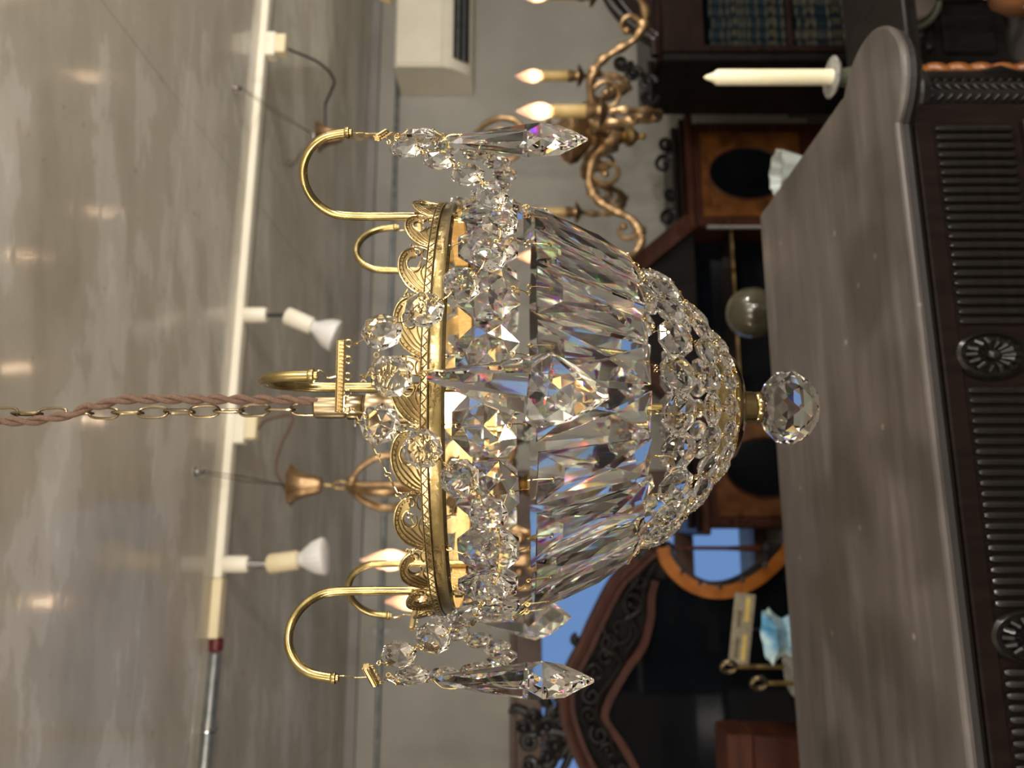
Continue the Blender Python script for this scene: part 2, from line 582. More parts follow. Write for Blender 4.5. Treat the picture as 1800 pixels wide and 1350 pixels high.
# window in the back wall, seen low on the left
wr0, wz1 = RM(-330, 955, DW)[0], RM(200, 952, DW)[1]
wr1 = RM(470, 1000, DW)[0]
wz0 = 0.35
mb = MB()
mb.box(R0 - .2, wr0, DW, DW + .2, 0, ZCEIL)
mb.box(wr1, R1 + .2, DW, DW + .2, 0, ZCEIL)
mb.box(wr0, wr1, DW, DW + .2, wz1, ZCEIL)
mb.box(wr0, wr1, DW, DW + .2, 0, wz0)
struct('wall_back', mb, M['wall'])
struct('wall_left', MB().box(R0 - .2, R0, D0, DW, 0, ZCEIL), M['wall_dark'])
struct('wall_right', MB().box(R1, R1 + .2, D0, DW, 0, ZCEIL), M['wall'])
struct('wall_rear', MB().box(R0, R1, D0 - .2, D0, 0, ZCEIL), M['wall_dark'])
win = put('window_1', None, rz=PHI, kind='structure', label='window with brown wooden frame and blue evening sky outside')
FW = 0.15
MB().box(wr0 - FW, wr1 + FW, DW - 0.045, DW - 0.001, wz1 + 0.0, wz1 + 0.15, 0.006).build('head_casing', M['brown_wood'], win)
MB().box(wr0 - FW, wr1 + FW, DW - 0.07, DW - 0.04, wz1 + 0.125, wz1 + 0.155, 0.006).build('cornice_strip', M['brown_wood'], win)
for a, b in ((wr0 - FW, wr0), (wr1, wr1 + FW)):
    MB().box(a, b, DW - 0.04, DW - 0.001, wz0, wz1, 0.006).build('jamb_casing', M['brown_wood'], win)
MB().box(wr0 - FW, wr1 + FW, DW - 0.06, DW - 0.001, wz0 - 0.06, wz0, 0.006).build('sill', M['brown_wood'], win)
_, mz = RM(400, 1205, DW)
MB().box(wr0, wr1, DW + 0.03, DW + 0.075, mz - 0.047, mz + 0.047, 0.006).build('transom', M['brown_wood'], win)
mr = RM(55, 1000, DW)[0]
for z0, z1 in ((wz0, mz - .047), (mz + .047, wz1)):
    MB().box(wr0, mr - 0.04, DW + 0.05, DW + 0.055, z0, z1).build('pane', M['pane'], win)
    MB().box(mr + 0.04, wr1, DW + 0.05, DW + 0.055, z0, z1).build('pane', M['pane'], win)
    MB().box(mr - 0.04, mr + 0.04, DW + 0.03, DW + 0.075, z0, z1, 0.006).build('mullion', M['brown_wood'], win)

# moulding along the top of the back wall
tm = MB()
tm.box(R0, R1, DW - 0.035, DW, ZCEIL - 0.05, ZCEIL - 0.0005)
struct('trim_1', tm, plain('grey_painted_trim', (0.20, 0.195, 0.18, 1), (0.25, 0.24, 0.22, 1), rough=0.6, scale=3))

# steel conduit on the back wall
zc_ = RM(500, 678, DW)[1]
cond = thing('wall_conduit', 'thin grey steel conduit pipe running along the back wall below the ceiling', 'pipe', room(0, DW - 0.022, zc_), PHI)
MB().tube([(R0, 0, 0), (R1, 0, 0)], 0.0125, 12).build('pipe', M['grey_metal'], cond, True)
for r_ in (-2.4, RM(240, 655, DW)[0], 0.75, 2.1, 3.4):
    c_ = MB()
    c_.torus((r_, 0, 0), 0.0155, 0.004, 14, 6, (1, 0, 0))
    c_.box(r_ - 0.012, r_ + 0.012, 0.012, 0.0215, -0.034, 0.034)
    c_.build('pipe_clip', M['grey_metal'], cond, True)

# ================================================================= AIR CONDITIONER
ra0 = RM(1183, 693, DW)[0]
za1 = RM(1240, 693, DW - 0.26)[1]
_, za0 = RM(1182, 830, DW - 0.1)
ac = thing('air_conditioner', 'white wall-mounted air conditioner on the back wall under the ceiling', 'air conditioner', room(ra0, DW - 0.0, za0), PHI)
h = za1 - za0
L = 1.15
D = 0.27
prof = [(0, 0.0), (0, h), (-D * 0.95, h), (-D, h * 0.97), (-D, h * 0.36), (-D * 0.93, h * 0.24), (-D * 0.72, h * 0.06), (-D * 0.55, 0.0)]
b_ = MB()
n_ = len(prof)
b_.add([(0, y, z) for y, z in prof] + [(L, y, z) for y, z in prof],
       [tuple(range(n_)), tuple(range(2 * n_ - 1, n_ - 1, -1))] + [((i + 1) % n_, i, n_ + i, n_ + (i + 1) % n_) for i in range(n_)])
b_.build('body', M['white_paint'], ac, True)
MB().box(0.012, L - 0.012, -D - 0.008, -D + 0.001, h * 0.37, h * 0.975, 0.004).build('front_panel', M['white_paint'], ac)
v_ = MB()
v_.add([(0.06, -D * 0.955, h * 0.235), (L - .06, -D * 0.955, h * 0.235), (L - .06, -D * 0.76, h * 0.035), (0.06, -D * 0.76, h * 0.035)], [(0, 3, 2, 1)])
v_.build('air_outlet', M['black'], ac)
for k, t in enumerate((0.25, 0.62)):
    y_ = -D * (0.965 - 0.20 * t)
    z_ = h * (0.225 - 0.2 * t)
    MB().tube([(0.06, y_, z_), (L - .06, y_, z_)], 0.009, 6).build('louvre', M['grey_metal'], ac)

# ================================================================= LIGHTING TRACK AND CEILING FITTINGS
ZT = ZCEIL
ta, tb = PC(1400, 474, ZT - 0.012), PC(228, 377, ZT - 0.012)
dirv = (tb - ta)
tl = dirv.length
ang = math.atan2(dirv.y, dirv.x)
track = thing('lighting_track', 'white ceiling lighting track crossing the concrete ceiling', 'track', (ta.x, ta.y, ZT), ang)
MB().box(0, tl * 0.925, -0.019, 0.019, -0.024, -0.0002, 0.003).build('track_rail', M['white_paint'], track)
MB().box(tl * 0.9255, tl, -0.021, 0.021, -0.027, -0.0002, 0.003).build('feed_box', M['cream'], track)
MB().lathe([(0.015, 0), (0.018, 0.004), (0.018, 0.028), (0.015, 0.032)], 14).build('end_cap', M['red_cap'], track, True, M=Matrix.Translation((tl + 0.001, 0, -0.018)) @ Matrix.Rotation(PI / 2, 4, 'Y'))
pa = tb + dirv.normalized() * 0.036
pb = PC(-220, 340, ZT - 0.02)
pipe = thing('ceiling_conduit', 'grey steel conduit pipe on the ceiling, continuing from the white track', 'pipe', (pa.x, pa.y, ZT - 0.018), math.atan2(pb.y - pa.y, pb.x - pa.x))
pl = (pb - pa).length
MB().tube([(0.002, 0, 0), (pl, 0, 0)], 0.0155, 14).build('pipe', M['grey_metal'], pipe, True)
for q in (0.19, 0.62):
    c_ = MB()
    c_.torus((q, 0, 0), 0.0175, 0.0045, 16, 6, (1, 0, 0))
    c_.box(q - 0.014, q + 0.014, -0.05, -0.014, 0.0, 0.0175)
    c_.build('pipe_clip', M['chrome'], pipe, True)
    MB().ball((q, -0.036, -0.004), 0.008, 8, 6).build('screw', M['chrome'], pipe, True)


def ontrack(u):
    """the point of the track axis seen at upright column u"""
    best = min((abs(675 + F * (ta.x + dirv.x * k / 800) / (ta.y + dirv.y * k / 800) - u), k) for k in range(801))
    k = best[1] / 800
    return Vector((ta.x + dirv.x * k, ta.y + dirv.y * k, ZT - 0.024))


def spot(u, label, tilt, ridged):
    p = ontrack(u)
    o = thing('track_spotlight', label, 'spotlight', p, ang, 'spotlights on the ceiling track')
    MB().lathe([(0.0, 0.0), (0.021, 0.0), (0.023, -0.003), (0.023, -0.058), (0.020, -0.064), (0, -0.064)][::-1], 20).build('base', M['white_paint'], o, True)
    MB().tube([(0, 0, -0.062), (0, 0, -0.121)], 0.0105 if ridged else 0.005, 12).build('arm', M['chrome'] if ridged else M['black'], o, True)
    T = Matrix.Translation((0, 0, -0.118)) @ Matrix.Rotation(tilt[0], 4, 'Y') @ Matrix.Rotation(tilt[1], 4, 'X')
    MB().lathe([(0.0, -0.084), (0.021, -0.084), (0.026, -0.080), (0.027, -0.006), (0.023, 0.0), (0, 0.0)], 20).build('lamp_holder', M['cream'] if ridged else M['white_paint'], o, True, M=T)
    wv = (lambda a, t: 1 + (0.035 * math.cos(24 * a) if 0.15 < t < 0.9 else 0)) if ridged else None
    MB().lathe([(0.0, -0.165), (0.030, -0.163), (0.047, -0.157), (0.049, -0.150), (0.043, -0.128), (0.030, -0.106), (0.021, -0.094), (0.018, -0.083)], 96 if ridged else 28, wave=wv).build('reflector_bulb', M['reflector'], o, 'all' if ridged else True, M=T)
    return o


spot(796, 'white track spotlight with smooth bulb and thin black arm, angled to the right', (rad(-22), rad(-8)), False)
spot(358, 'cream track spotlight with ridged white bulb and chrome arm near the track end', (rad(8), rad(4)), True)


def adapter(u, label, cord_pts, m, big):
    p = ontrack(u)
    o = thing('plug_adapter', label, 'adapter', p, ang, 'plug adapters on the ceiling track')
    MB().box(-0.042, 0.042, -0.020, 0.020, -0.030, -0.0002, 0.003).build('adapter_body', M['white_paint'], o)
    MB().box(-0.036, 0.030, -0.018, 0.018, -0.062, -0.030, 0.003).build('plug', M['cream'], o)
    if big:
        for k in range(5):
            MB().box(-0.022 + 0.006 * k, -0.019 + 0.006 * k, -0.0185, -0.0175, -0.055, -0.038).build('vent_slot', M['black'], o)
    inv = Matrix.Translation(p) @ Matrix.Rotation(ang, 4, 'Z')
    inv = inv.inverted()
    pts = [Vector((0, 0, -0.061))] + [inv @ Vector(q) for q in cord_pts]
    MB().tube(spline(pts, 8), 0.0042, 8).build('cord', m, o, True)
    return o


# ================================================================= HANGING BRASS CHANDELIERS (background)
def candle_parts(ch, c, s=1.0, lit=True):
    """drip pan, cup, candle sleeve and bulb standing at c"""
    T = Matrix.Translation(c)
    MB().lathe([(0.006, -0.012), (0.018, -0.008), (0.040, 0.008), (0.044, 0.014), (0.041, 0.014), (0.018, 0.002), (0.0, 0.001)], 20, wave=lambda a, t: 1 + (0.06 * math.cos(8 * a) if t > .3 else 0)).build('drip_pan', M['cast_brass'], ch, True, M=T)
    MB().lathe([(0.010, 0.0), (0.012, 0.006), (0.020, 0.014), (0.018, 0.024), (0.022, 0.034), (0.024, 0.052), (0.020, 0.056)], 18).build('candle_cup', M['cast_brass'], ch, True, M=T)
    MB().lathe([(0.0195, 0.052), (0.0195, 0.150), (0.0170, 0.154), (0.009, 0.154)], 18).build('candle_sleeve', M['sleeve'], ch, True, M=T)
    b = MB().lathe([(0.012, 0.152), (0.016, 0.160), (0.024, 0.182), (0.0245, 0.198), (0.019, 0.222), (0.009, 0.246), (0.003, 0.262), (0.0, 0.266)], 18).build('candle_bulb', M['bulb_shell'], ch, True, M=T)
    MB().ball((0, 0, 0.188), 0.0075, 10, 8, 0.9, 0.9, 1.5).build('filament', M['filament'], b, True)


def leaf_arm(n, R, s):
    return [(0.03, 0.0), (0.10 * R / .46, 0.045), (0.20 * R / .46, 0.055), (0.275 * R / .46, 0.02), (0.30 * R / .46, -0.045), (0.36 * R / .46, -0.105), (0.42 * R / .46, -0.085), (R * 0.985, -0.02), (R, 0.048)]


def spiral(cx, cz, r0, r1, a0, a1, k=26):
    return [(cx + (r0 + (r1 - r0) * i / k) * math.cos(a0 + (a1 - a0) * i / k), cz + (r0 + (r1 - r0) * i / k) * math.sin(a0 + (a1 - a0) * i / k)) for i in range(k + 1)]


def hanging_chandelier(name, label, axis, z_hub, z_canopy, R, azs, up_scrolls):
    """axis (x, y); hub height; canopy height; arm radius; arm directions"""
    ch = thing(name, label, 'chandelier', (axis[0], axis[1], z_hub))
    cz = z_canopy - z_hub
    # canopy: leafy bell
    MB().lathe([(0.006, -0.052), (0.020, -0.05), (0.026, -0.034), (0.031, -0.004), (0.040, 0.018), (0.056, 0.034), (0.052, 0.036), (0.034, 0.020), (0.0, 0.016)], 32,
               wave=lambda a, t: 1 + 0.10 * math.cos(8 * a) * (0.3 + 0.7 * t)).build('canopy', M['cast_brass'], ch, True, M=Matrix.Translation((0, 0, cz)))
    MB().torus((0, 0, cz + 0.028), 0.016, 0.003, 16, 6, (1, 0, 0)).build('canopy_loop', M['chrome'], ch, True)
    # chain between canopy and crown
    top = up_scrolls[1]
    zz = cz - 0.052
    i = 0
    while zz > top + 0.01:
        lk = MB().tube([(0.010 * math.cos(t) * (1 if i % 2 else 0), 0.010 * math.cos(t) * (0 if i % 2 else 1), 0.021 * math.sin(t)) for t in [2 * PI * k / 16 for k in range(16)]], 0.0028, 6, closed=True)
        lk.build('chain_link', M['old_brass'], ch, True, M=Matrix.Translation((0, 0, zz - 0.016)))
        zz -= 0.034
        i += 1
    # crown scrolls
    for a in [rad(25 + 120 * k) for k in range(3)]:
        pts = spline([Vector((0.012, 0, top)), Vector((0.05, 0, top - 0.02)), Vector((0.085, 0, top - 0.075)), Vector((0.078, 0, top - 0.13)), Vector((0.04, 0, top - 0.165)), Vector((0.015, 0, top - 0.18))], 7)
        m_ = len(pts)
        sc_ = MB().tube(pts, [0.0075 + 0.004 * math.sin(PI * q / (m_ - 1)) for q in range(m_)], 8)
        sc_.ball((0.012, 0, top - 0.002), 0.016, 10, 8)
        sc_.build('crown_scroll', M['cast_brass'], ch, True, M=Matrix.Rotation(a, 4, 'Z'))
    # stem, vase body, hub and finial
    MB().lathe([(0.008, top + 0.012), (0.011, top), (0.011, 0.24)][::-1], 12).build('stem', M['cast_brass'], ch, True)
    MB().lathe([(0.012, 0.030), (0.034, 0.038), (0.040, 0.052), (0.034, 0.062), (0.050, 0.078), (0.088, 0.110), (0.096, 0.135), (0.084, 0.160), (0.050, 0.180), (0.042, 0.20), (0.060, 0.212), (0.050, 0.224), (0.022, 0.235), (0.013, 0.25)], 28,
               wave=lambda a, t: 1 + (0.05 * math.cos(12 * a) if 0.3 < t < 0.65 else 0)).build('vase_body', M['cast_brass'], ch, True)
    MB().lathe([(0.024, -0.040), (0.052, -0.034), (0.060, -0.010), (0.054, 0.018), (0.036, 0.032)], 20).build('hub', M['cast_brass'], ch, True)
    MB().lathe([(0.0, -0.135), (0.010, -0.131), (0.012, -0.120), (0.006, -0.112), (0.012, -0.105), (0.034, -0.085), (0.036, -0.068), (0.022, -0.052), (0.028, -0.042), (0.024, -0.038)], 20).build('finial', M['old_brass'], ch, True)
    for a in azs:
        rot = Matrix.Rotation(a, 4, 'Z')
        k_ = R / 0.46
        pl_ = [(0.03, 0.0), (0.09 * k_, 0.052), (0.175 * k_, 0.072), (0.245 * k_, 0.045), (0.285 * k_, -0.012), (0.325 * k_, -0.075), (0.395 * k_, -0.105), (0.455 * k_, -0.07), (0.472 * k_, -0.005), (0.46 * k_, 0.06)]
        pts = spline([Vector((0, -x, z)) for x, z in pl_], 7)
        m_ = len(pts)
        arm = MB().tube(pts, [0.017 - 0.006 * q / (m_ - 1) + 0.003 * math.sin(q * 0.9) for q in range(m_)], 8)
        for (cx, cz_, r0, r1, a0, a1) in ((0.135 * k_, 0.010, 0.058, 0.014, rad(75), rad(-330)), (0.36 * k_, -0.048, 0.05, 0.014, rad(205), rad(520))):
            sp = spiral(cx, cz_, r0, r1, a0, a1)
            arm.tube([Vector((0, -x, z)) for x, z in sp], [0.010 - 0.004 * q / 26 for q in range(27)], 7)
            arm.ball((0, -sp[-1][0], sp[-1][1]), 0.014, 8, 6)
        for t in (0.30, 0.62):
            q = pts[int(t * (m_ - 1))]
            arm.ball(q, 0.024, 8, 6, 0.7, 1, 1)
        o = arm.build('arm', M['cast_brass'], ch, True, M=rot)
        c = rot @ Vector((0, -0.46 * k_, 0.07))
        candle_parts(ch, c)
        
    return ch


Y2 = 2.75
ax2 = P(1110, 1070, Y2)
cup2 = P(1112, 577, Y2)
hanging_chandelier('brass_chandelier', 'ornate brass chandelier with scroll arms and lit candle bulbs, before the air conditioner', (ax2.x, ax2.y), ax2.z, cup2.z, 0.455,
                   [rad(a) for a in (-8.7, 66, 132, 203, 282)], (0, 0.47))
Y3 = 2.12
ax3 = P(497, 885, Y3)
cup3 = P(497, 533, Y3)
hanging_chandelier('brass_chandelier', 'smaller gilt chandelier half hidden behind the crystal basket, its bell canopy below the track', (ax3.x, ax3.y), ax3.z, cup3.z, 0.335,
                   [rad(a) for a in (-24, -97, 150, 75)], (0, 0.42))

adapter(1268, 'white plug adapter on the ceiling track with a hanging black cord', [P(1265, 503, 2.45), P(1240, 560, 2.52), P(1210, 587, 2.6), P(1185, 580, 2.68), P(1165, 572, 2.74), P(1130, 572, Y2), P(1112, 570, Y2)], M['black_cord'], False)
adapter(596, 'white vented plug adapter on the ceiling track behind the chandelier chain', [P(612, 470, 2.2), P(618, 515, 2.2), P(570, 495, 2.17), P(530, 485, 2.14), P(508, 492, 2.12), P(497, 508, 2.12), P(497, 520, 2.12)], M['cloth_cord'], True)


def hook_wire(label, a, b):
    """clear hook in the ceiling with a pair of thin wires to the lamp's canopy"""
    o = thing('hanging_wire', label, 'wire', a)
    d = b - a
    for s_ in (-1, 1):
        n_ = Vector((0.006 * s_, 0, 0))
        MB().tube([n_ * 0.5 + Vector((0, 0, -0.02)), d * 0.5 + n_, d], 0.0012, 6).build('wire', M['bronze'], o)
    MB().lathe([(0.0, -0.024), (0.008, -0.022), (0.013, -0.012), (0.010, -0.003), (0.016, -0.0002), (0.0, -0.0002)], 14).build('ceiling_hook', M['chrome'], o, True)
    MB().torus((d.x, d.y, d.z), 0.012, 0.003, 12, 6, (0.3, 1, 0.2)).build('shackle', M['chrome'], o, True)
    return o


hook_wire('thin twin wire from a ceiling hook to the canopy of the lit brass chandelier', PC(1195, 412, ZCEIL), Vector((cup2.x, cup2.y, cup2.z + 0.046)))
hook_wire('short twin wire from a second ceiling hook to the lit chandelier canopy', PC(1062, 508, ZCEIL), Vector((cup2.x - 0.012, cup2.y, cup2.z + 0.046)))
hook_wire('thin twin wire from a ceiling hook to the bell canopy of the gilt chandelier', PC(520, 345, ZCEIL), Vector((cup3.x, cup3.y, cup3.z + 0.046)))

# cream pendant shade whose rim just enters the frame
ps = P(1386, 672, 2.2)
pend = thing('pendant_shade', 'cream pendant lampshade whose edge shows before the air conditioner', 'lamp', ps)
MB().lathe([(0.062, -0.026), (0.066, -0.022), (0.060, 0.0), (0.045, 0.03), (0.02, 0.045), (0.014, 0.05)], 28).build('shade', M['opal_shade'], pend, True)
MB().tube([(0, 0, 0.048), (0, 0, ZCEIL - ps.z)], 0.003, 6).build('cord', M['black_cord'], pend)

# ================================================================= FURNITURE BEHIND
def ribbon(mb, pts, hw, y0, y1):
    """flat curved bar following (x, z) points, hw half width, from y0 to y1"""
    m_ = len(pts)
    hws = hw if isinstance(hw, (list, tuple)) else [hw] * m_
    vs_ = []
    for i in range(m_):
        a = pts[max(i - 1, 0)]
        b = pts[min(i + 1, m_ - 1)]
        tx, tz = b[0] - a[0], b[1] - a[1]
        l_ = math.hypot(tx, tz) or 1
        nx, nz = -tz / l_, tx / l_
        x, z = pts[i]
        h_ = hws[i]
        vs_ += [(x - nx * h_, y0, z - nz * h_), (x + nx * h_, y0, z + nz * h_), (x + nx * h_, y1, z + nz * h_), (x - nx * h_, y1, z - nz * h_)]
    fs_ = [(0, 1, 2, 3), tuple((m_ - 1) * 4 + k for k in (3, 2, 1, 0))]
    for i in range(m_ - 1):
        for k in range(4):
            l_ = (k + 1) % 4
            fs_.append((i * 4 + k, (i + 1) * 4 + k, (i + 1) * 4 + l_, i * 4 + l_))
    return mb.add(vs_, fs_)


def curve2(pts, k=6):
    return [(p.x, p.y) for p in spline([Vector((a, b, 0)) for a, b in pts], k)]


def scroll2(mb, cx, cz, r0, r1, a0, a1, th, y, n=7, k=24):
    sp = spiral(cx, cz, r0, r1, a0, a1, k)
    mb.tube([(x, y, z) for x, z in sp], [th * (1 - 0.45 * q / k) for q in range(k + 1)], n)
    mb.ball((sp[-1][0], y, sp[-1][1]), th * 1.3, 8, 6)


# ---------------- bookcase on the right
DB = 2.68
o_r, o_z = RM(1245, 1200, DB)
bc = thing('bookcase', 'black-stained carved bookcase with a swan-neck pediment, filled with teal books', 'bookcase', room(o_r, DB, 0), PHI)


def LB(u, v, d=DB):
    r_, z_ = RM(u, v, d)
    return (r_ - o_r, z_)


zt = LB(1245, 1163)[1]
zs0, zs1, zs2 = LB(1300, 1242)[1], LB(1300, 1386)[1], LB(1300, 1505)[1]
WB = 1.25
MB().box(0, 0.03, 0, 0.40, 0, zt, 0.004).build('side_panel', M['ebony'], bc)
MB().box(WB - .03, WB, 0, 0.40, 0, zt, 0.004).build('side_panel', M['ebony'], bc)
MB().box(0.03, WB - .03, 0.38, 0.40, 0, zt).build('back_panel', M['ebony'], bc)
MB().box(-0.016, WB + .016, -0.024, 0.405, zt, zt + 0.024, 0.006).build('top_board', M['mahogany'], bc)
for z_ in (zs1, zs2, 0.08):
    MB().box(0.03, WB - .03, 0.0, 0.38, z_ - 0.02, z_, 0.004).build('shelf', M['mahogany'], bc)
MB().box(0.03, WB - .03, -0.012, 0.05, zs0 + 0.012, zt, 0.004).build('head_rail', M['mahogany'], bc)
MB().box(0.03, 0.058, -0.012, 0.03, 0, zs0 + 0.012, 0.004).build('stile', M['mahogany'], bc)
ped = MB()
sw_ = curve2([LB(1243, 1195), LB(1262, 1168), LB(1285, 1130), LB(1310, 1098), LB(1335, 1076), LB(1362, 1060), LB(1395, 1052)], 5)
infill = MB().prism([(sw_[0][0], zt + .0)] + [(sw_[-1][0], zt + .0)] + [(x, max(z, zt + 0.001)) for x, z in sw_[::-1]], 0.0, 0.03)
infill.build('pediment_board', M['mahogany'], bc)
for dz, th in ((0.0, 0.016), (-0.044, 0.0095)):
    MB().tube([(x, -0.03, max(z + dz + 0.008, zt + 0.032 + dz * 0.3)) for x, z in sw_], th, 8).build('swan_neck_moulding', M['mahogany'], bc, True)
cr = MB()
for (u, v, q) in ((1225, 1160, 1), (1200, 1165, -1), (1240, 1118, 1), (1262, 1098, -1)):
    x, z = LB(u, v)
    scroll2(cr, x, max(z, zt + 0.04), 0.036, 0.008, rad(-90), rad(-90 + q * 420), 0.013, 0.08)
cr.tube([(LB(1200, 1160)[0], 0.08, zt + 0.032), (LB(1262, 1160)[0], 0.08, zt + 0.032)], 0.012, 6)
cr.build('carved_crest', M['ebony'], bc, True)
bk = 0
for (z_, zh, mats_) in ((zs1, zs0 - zs1 - 0.012, ('book', 'book', 'book')), (zs2, zs1 - 0.02 - zs2 - 0.012, ('book', 'book_black', 'book'))):
    x = 0.0605
    k = 0
    while x < 0.34:
        wd = (0.052, 0.048, 0.055, 0.049, 0.053)[k % 5]
        p_ = room(o_r + x + wd / 2, DB + 0.03, z_)
        g_ = 'teal books on the upper shelf' if z_ == zs1 else 'books on the lower shelf'
        nth = ('leftmost', 'second from the left', 'third from the left', 'fourth from the left', 'fifth from the left', 'sixth from the left')[k]
        lab = ('tall teal book with gilt bands, %s on the upper bookcase shelf' if z_ == zs1 else 'dark book with gilt bands, %s on the lower bookcase shelf') % nth
        b_ = thing('book', lab, 'book', p_, PHI, g_)
        hh = zh * (0.97 + 0.02 * math.sin(k * 2.3))
        w2 = wd / 2 - 0.0012
        spn = MB()
        arc = [(-w2, 0.02)] + [(w2 * math.cos(PI + PI * q / 8), -0.012 * math.sin(PI * q / 8) + 0.012) for q in range(9)] + [(w2, 0.02), (w2, 0.20), (-w2, 0.20)]
        spn.slab(arc, 0.0, hh)
        spn.build('cover', M[mats_[k % 3]], b_, False)
        bands = (0.03, 0.13, 0.235, 0.36, 0.48, 0.545, 0.60, 0.74, 0.83, 0.97) if z_ == zs1 else (0.04, 0.14, 0.40, 0.66, 0.8, 0.95)
        for t in bands:
            MB().tube([(w2 * 1.01 * math.cos(PI + PI * q / 8), -0.0125 * math.sin(PI * q / 8) + 0.012, hh * t) for q in range(9)], 0.0030, 5).build('gilt_band', M['gilt'], b_)
        for t in ((0.18, 0.67) if z_ == zs1 else (0.25, 0.3, 0.73)):
            MB().box(-w2 * 0.55, w2 * 0.55, -0.003, 0.004, hh * t - 0.008, hh * t + 0.008).build('gilt_tooling', M['gilt'], b_)
        x += wd
        k += 1

# ---------------- wall cabinet with oval mirrors in burr walnut
DC = 3.47
c_r, _ = RM(795, 1200, DC)
ov = thing('mirror_cabinet', 'dark pedimented mirror-backed cabinet with burr walnut panels and oval mirrors, against the back wall', 'cabinet', room(c_r, DC, 0), PHI)


def LC(u, v):
    r_, z_ = RM(u, v, DC)
    return (r_ - c_r, z_)


xr0, xr1 = LC(951, 1300)[0], LC(1132, 1300)[0]
ztc = LC(1040, 1216)[1]
for sg in (1, -1):
    x0, x1 = (xr0, xr1) if sg > 0 else (-xr1, -xr0)
    MB().box(x0, x1, 0, 0.36, 0, ztc, 0.004).build('side_case', M['red_wood'], ov)
    MB().box(x0 - 0.03, x1 + 0.03, -0.05, 0.37, ztc, ztc + 0.035, 0.008).build('cornice', M['red_wood'], ov)
    MB().box(x0 - 0.015, x1 + 0.015, -0.025, 0.37, ztc + 0.035, ztc + 0.06, 0.006).build('cornice_moulding', M['mahogany'], ov)
    zp1, zp0 = ztc - 0.045, 0.15
    w_ = x1 - x0
    MB().box(x0 + 0.05, x1 - 0.05, -0.012, 0.002, zp0, zp1, 0.004).build('burr_panel', M['burl'], ov)
    for xx in (x0 + 0.012, x1 - 0.012):
        MB().tube([(xx, -0.008, 0.1), (xx, -0.008, ztc - .01)], 0.009, 8).build('turned_bead', M['red_wood'], ov, True)
    xc = (x0 + x1) / 2
    zc2 = LC(1045, 1313)[1]
    a_, b2 = LC(1092, 1300)[0] - LC(1002, 1300)[0], LC(1045, 1246)[1] - LC(1045, 1382)[1]
    el = [(xc + a_ / 2 * math.cos(2 * PI * k / 36), zc2 + b2 / 2 * math.sin(2 * PI * k / 36)) for k in range(36)]
    MB().prism(el, -0.017, -0.010).build('oval_mirror', M['mirror_dark'], ov)
    MB().tube([(x, -0.016, z) for x, z in el], 0.006, 6, closed=True).build('oval_bead', M['red_wood'], ov, True)
    for zz in (0.22, 0.255, 0.29, ztc - 0.10, ztc - 0.135, ztc - 0.17):
        for xx in (x0 + 0.033, x1 - 0.033):
            MB().ball((xx, -0.006, zz), 0.011, 8, 6, 1, 0.8, 1).build('turned_knob', M['red_wood'], ov, True)
    crst = MB()
    for k, (dx, r_, q) in enumerate(((0.05, 0.05, 1), (0.15, 0.035, -1), (0.27, 0.06, 1), (0.36, 0.045, -1))):
        scroll2(crst, x0 + dx * w_ / 0.42, ztc + 0.06 + r_ * 1.0, r_, 0.010, rad(-90), rad(-90 + q * 400), 0.014, 0.05)
    crst.tube([(x0, 0.05, ztc + 0.07), (x1, 0.05, ztc + 0.07)], 0.016, 6)
    crst.build('carved_cresting', M['ebony'], ov, True)
MB().box(xr1 * 0 + xr0 - 0.012, xr0 + 0.0, -0.02, 0.0, 0.1, ztc - 0.06).build('bevel_strip', M['stone'], ov)
MB().box(xr1 + 0.002, xr1 + 0.028, -0.004, 0.03, 0.1, LC(1135, 1222)[1]).build('bevel_reflection_strip', plain('pale_bevel_reflection', (0.30, 0.28, 0.22, 1), rough=0.15), ov)  # pale colour stands in for the reflection along the mirror's bevelled edge
MB().box(-xr0, xr0, 0.20, 0.23, 0.1, ztc).build('centre_mirror', M['mirror_dark'], ov)
MB().box(-xr0, xr0, 0.0, 0.36, 0, 0.1, 0.004).build('base', M['mahogany'], ov)
zsh = LC(880, 1287)[1]
MB().box(-xr0, xr0, 0.02, 0.2, zsh - 0.02, zsh, 0.003).build('shelf', M['mahogany'], ov)
MB().box(-xr0, xr0, 0.012, 0.021, zsh - 0.016, zsh - 0.004).build('shelf_edge', M['old_brass'], ov)
apx = LC(795, 1020)
for sg in (1, -1):
    pp = [(sg * (xr0 + 0.02), ztc + 0.02), (sg * xr0 * 0.5, (ztc + apx[1]) / 2 + 0.03), (0, apx[1])]
    r_ = MB()
    ribbon(r_, pp, 0.04, -0.04, 0.1)
    r_.build('pediment_rail', M['red_wood'], ov)
MB().prism([(-xr0, ztc), (xr0, ztc), (0, apx[1])], 0.02, 0.06).build('pediment_board', M['ebony'], ov)
tg = MB().box(-0.016, 0.016, 0, 0.002, 0, 0.05)
tg.build('price_tag', M['label_white'], ov, M=Matrix.Translation((LC(818, 1300)[0], 0.008, LC(818, 1303)[1])))

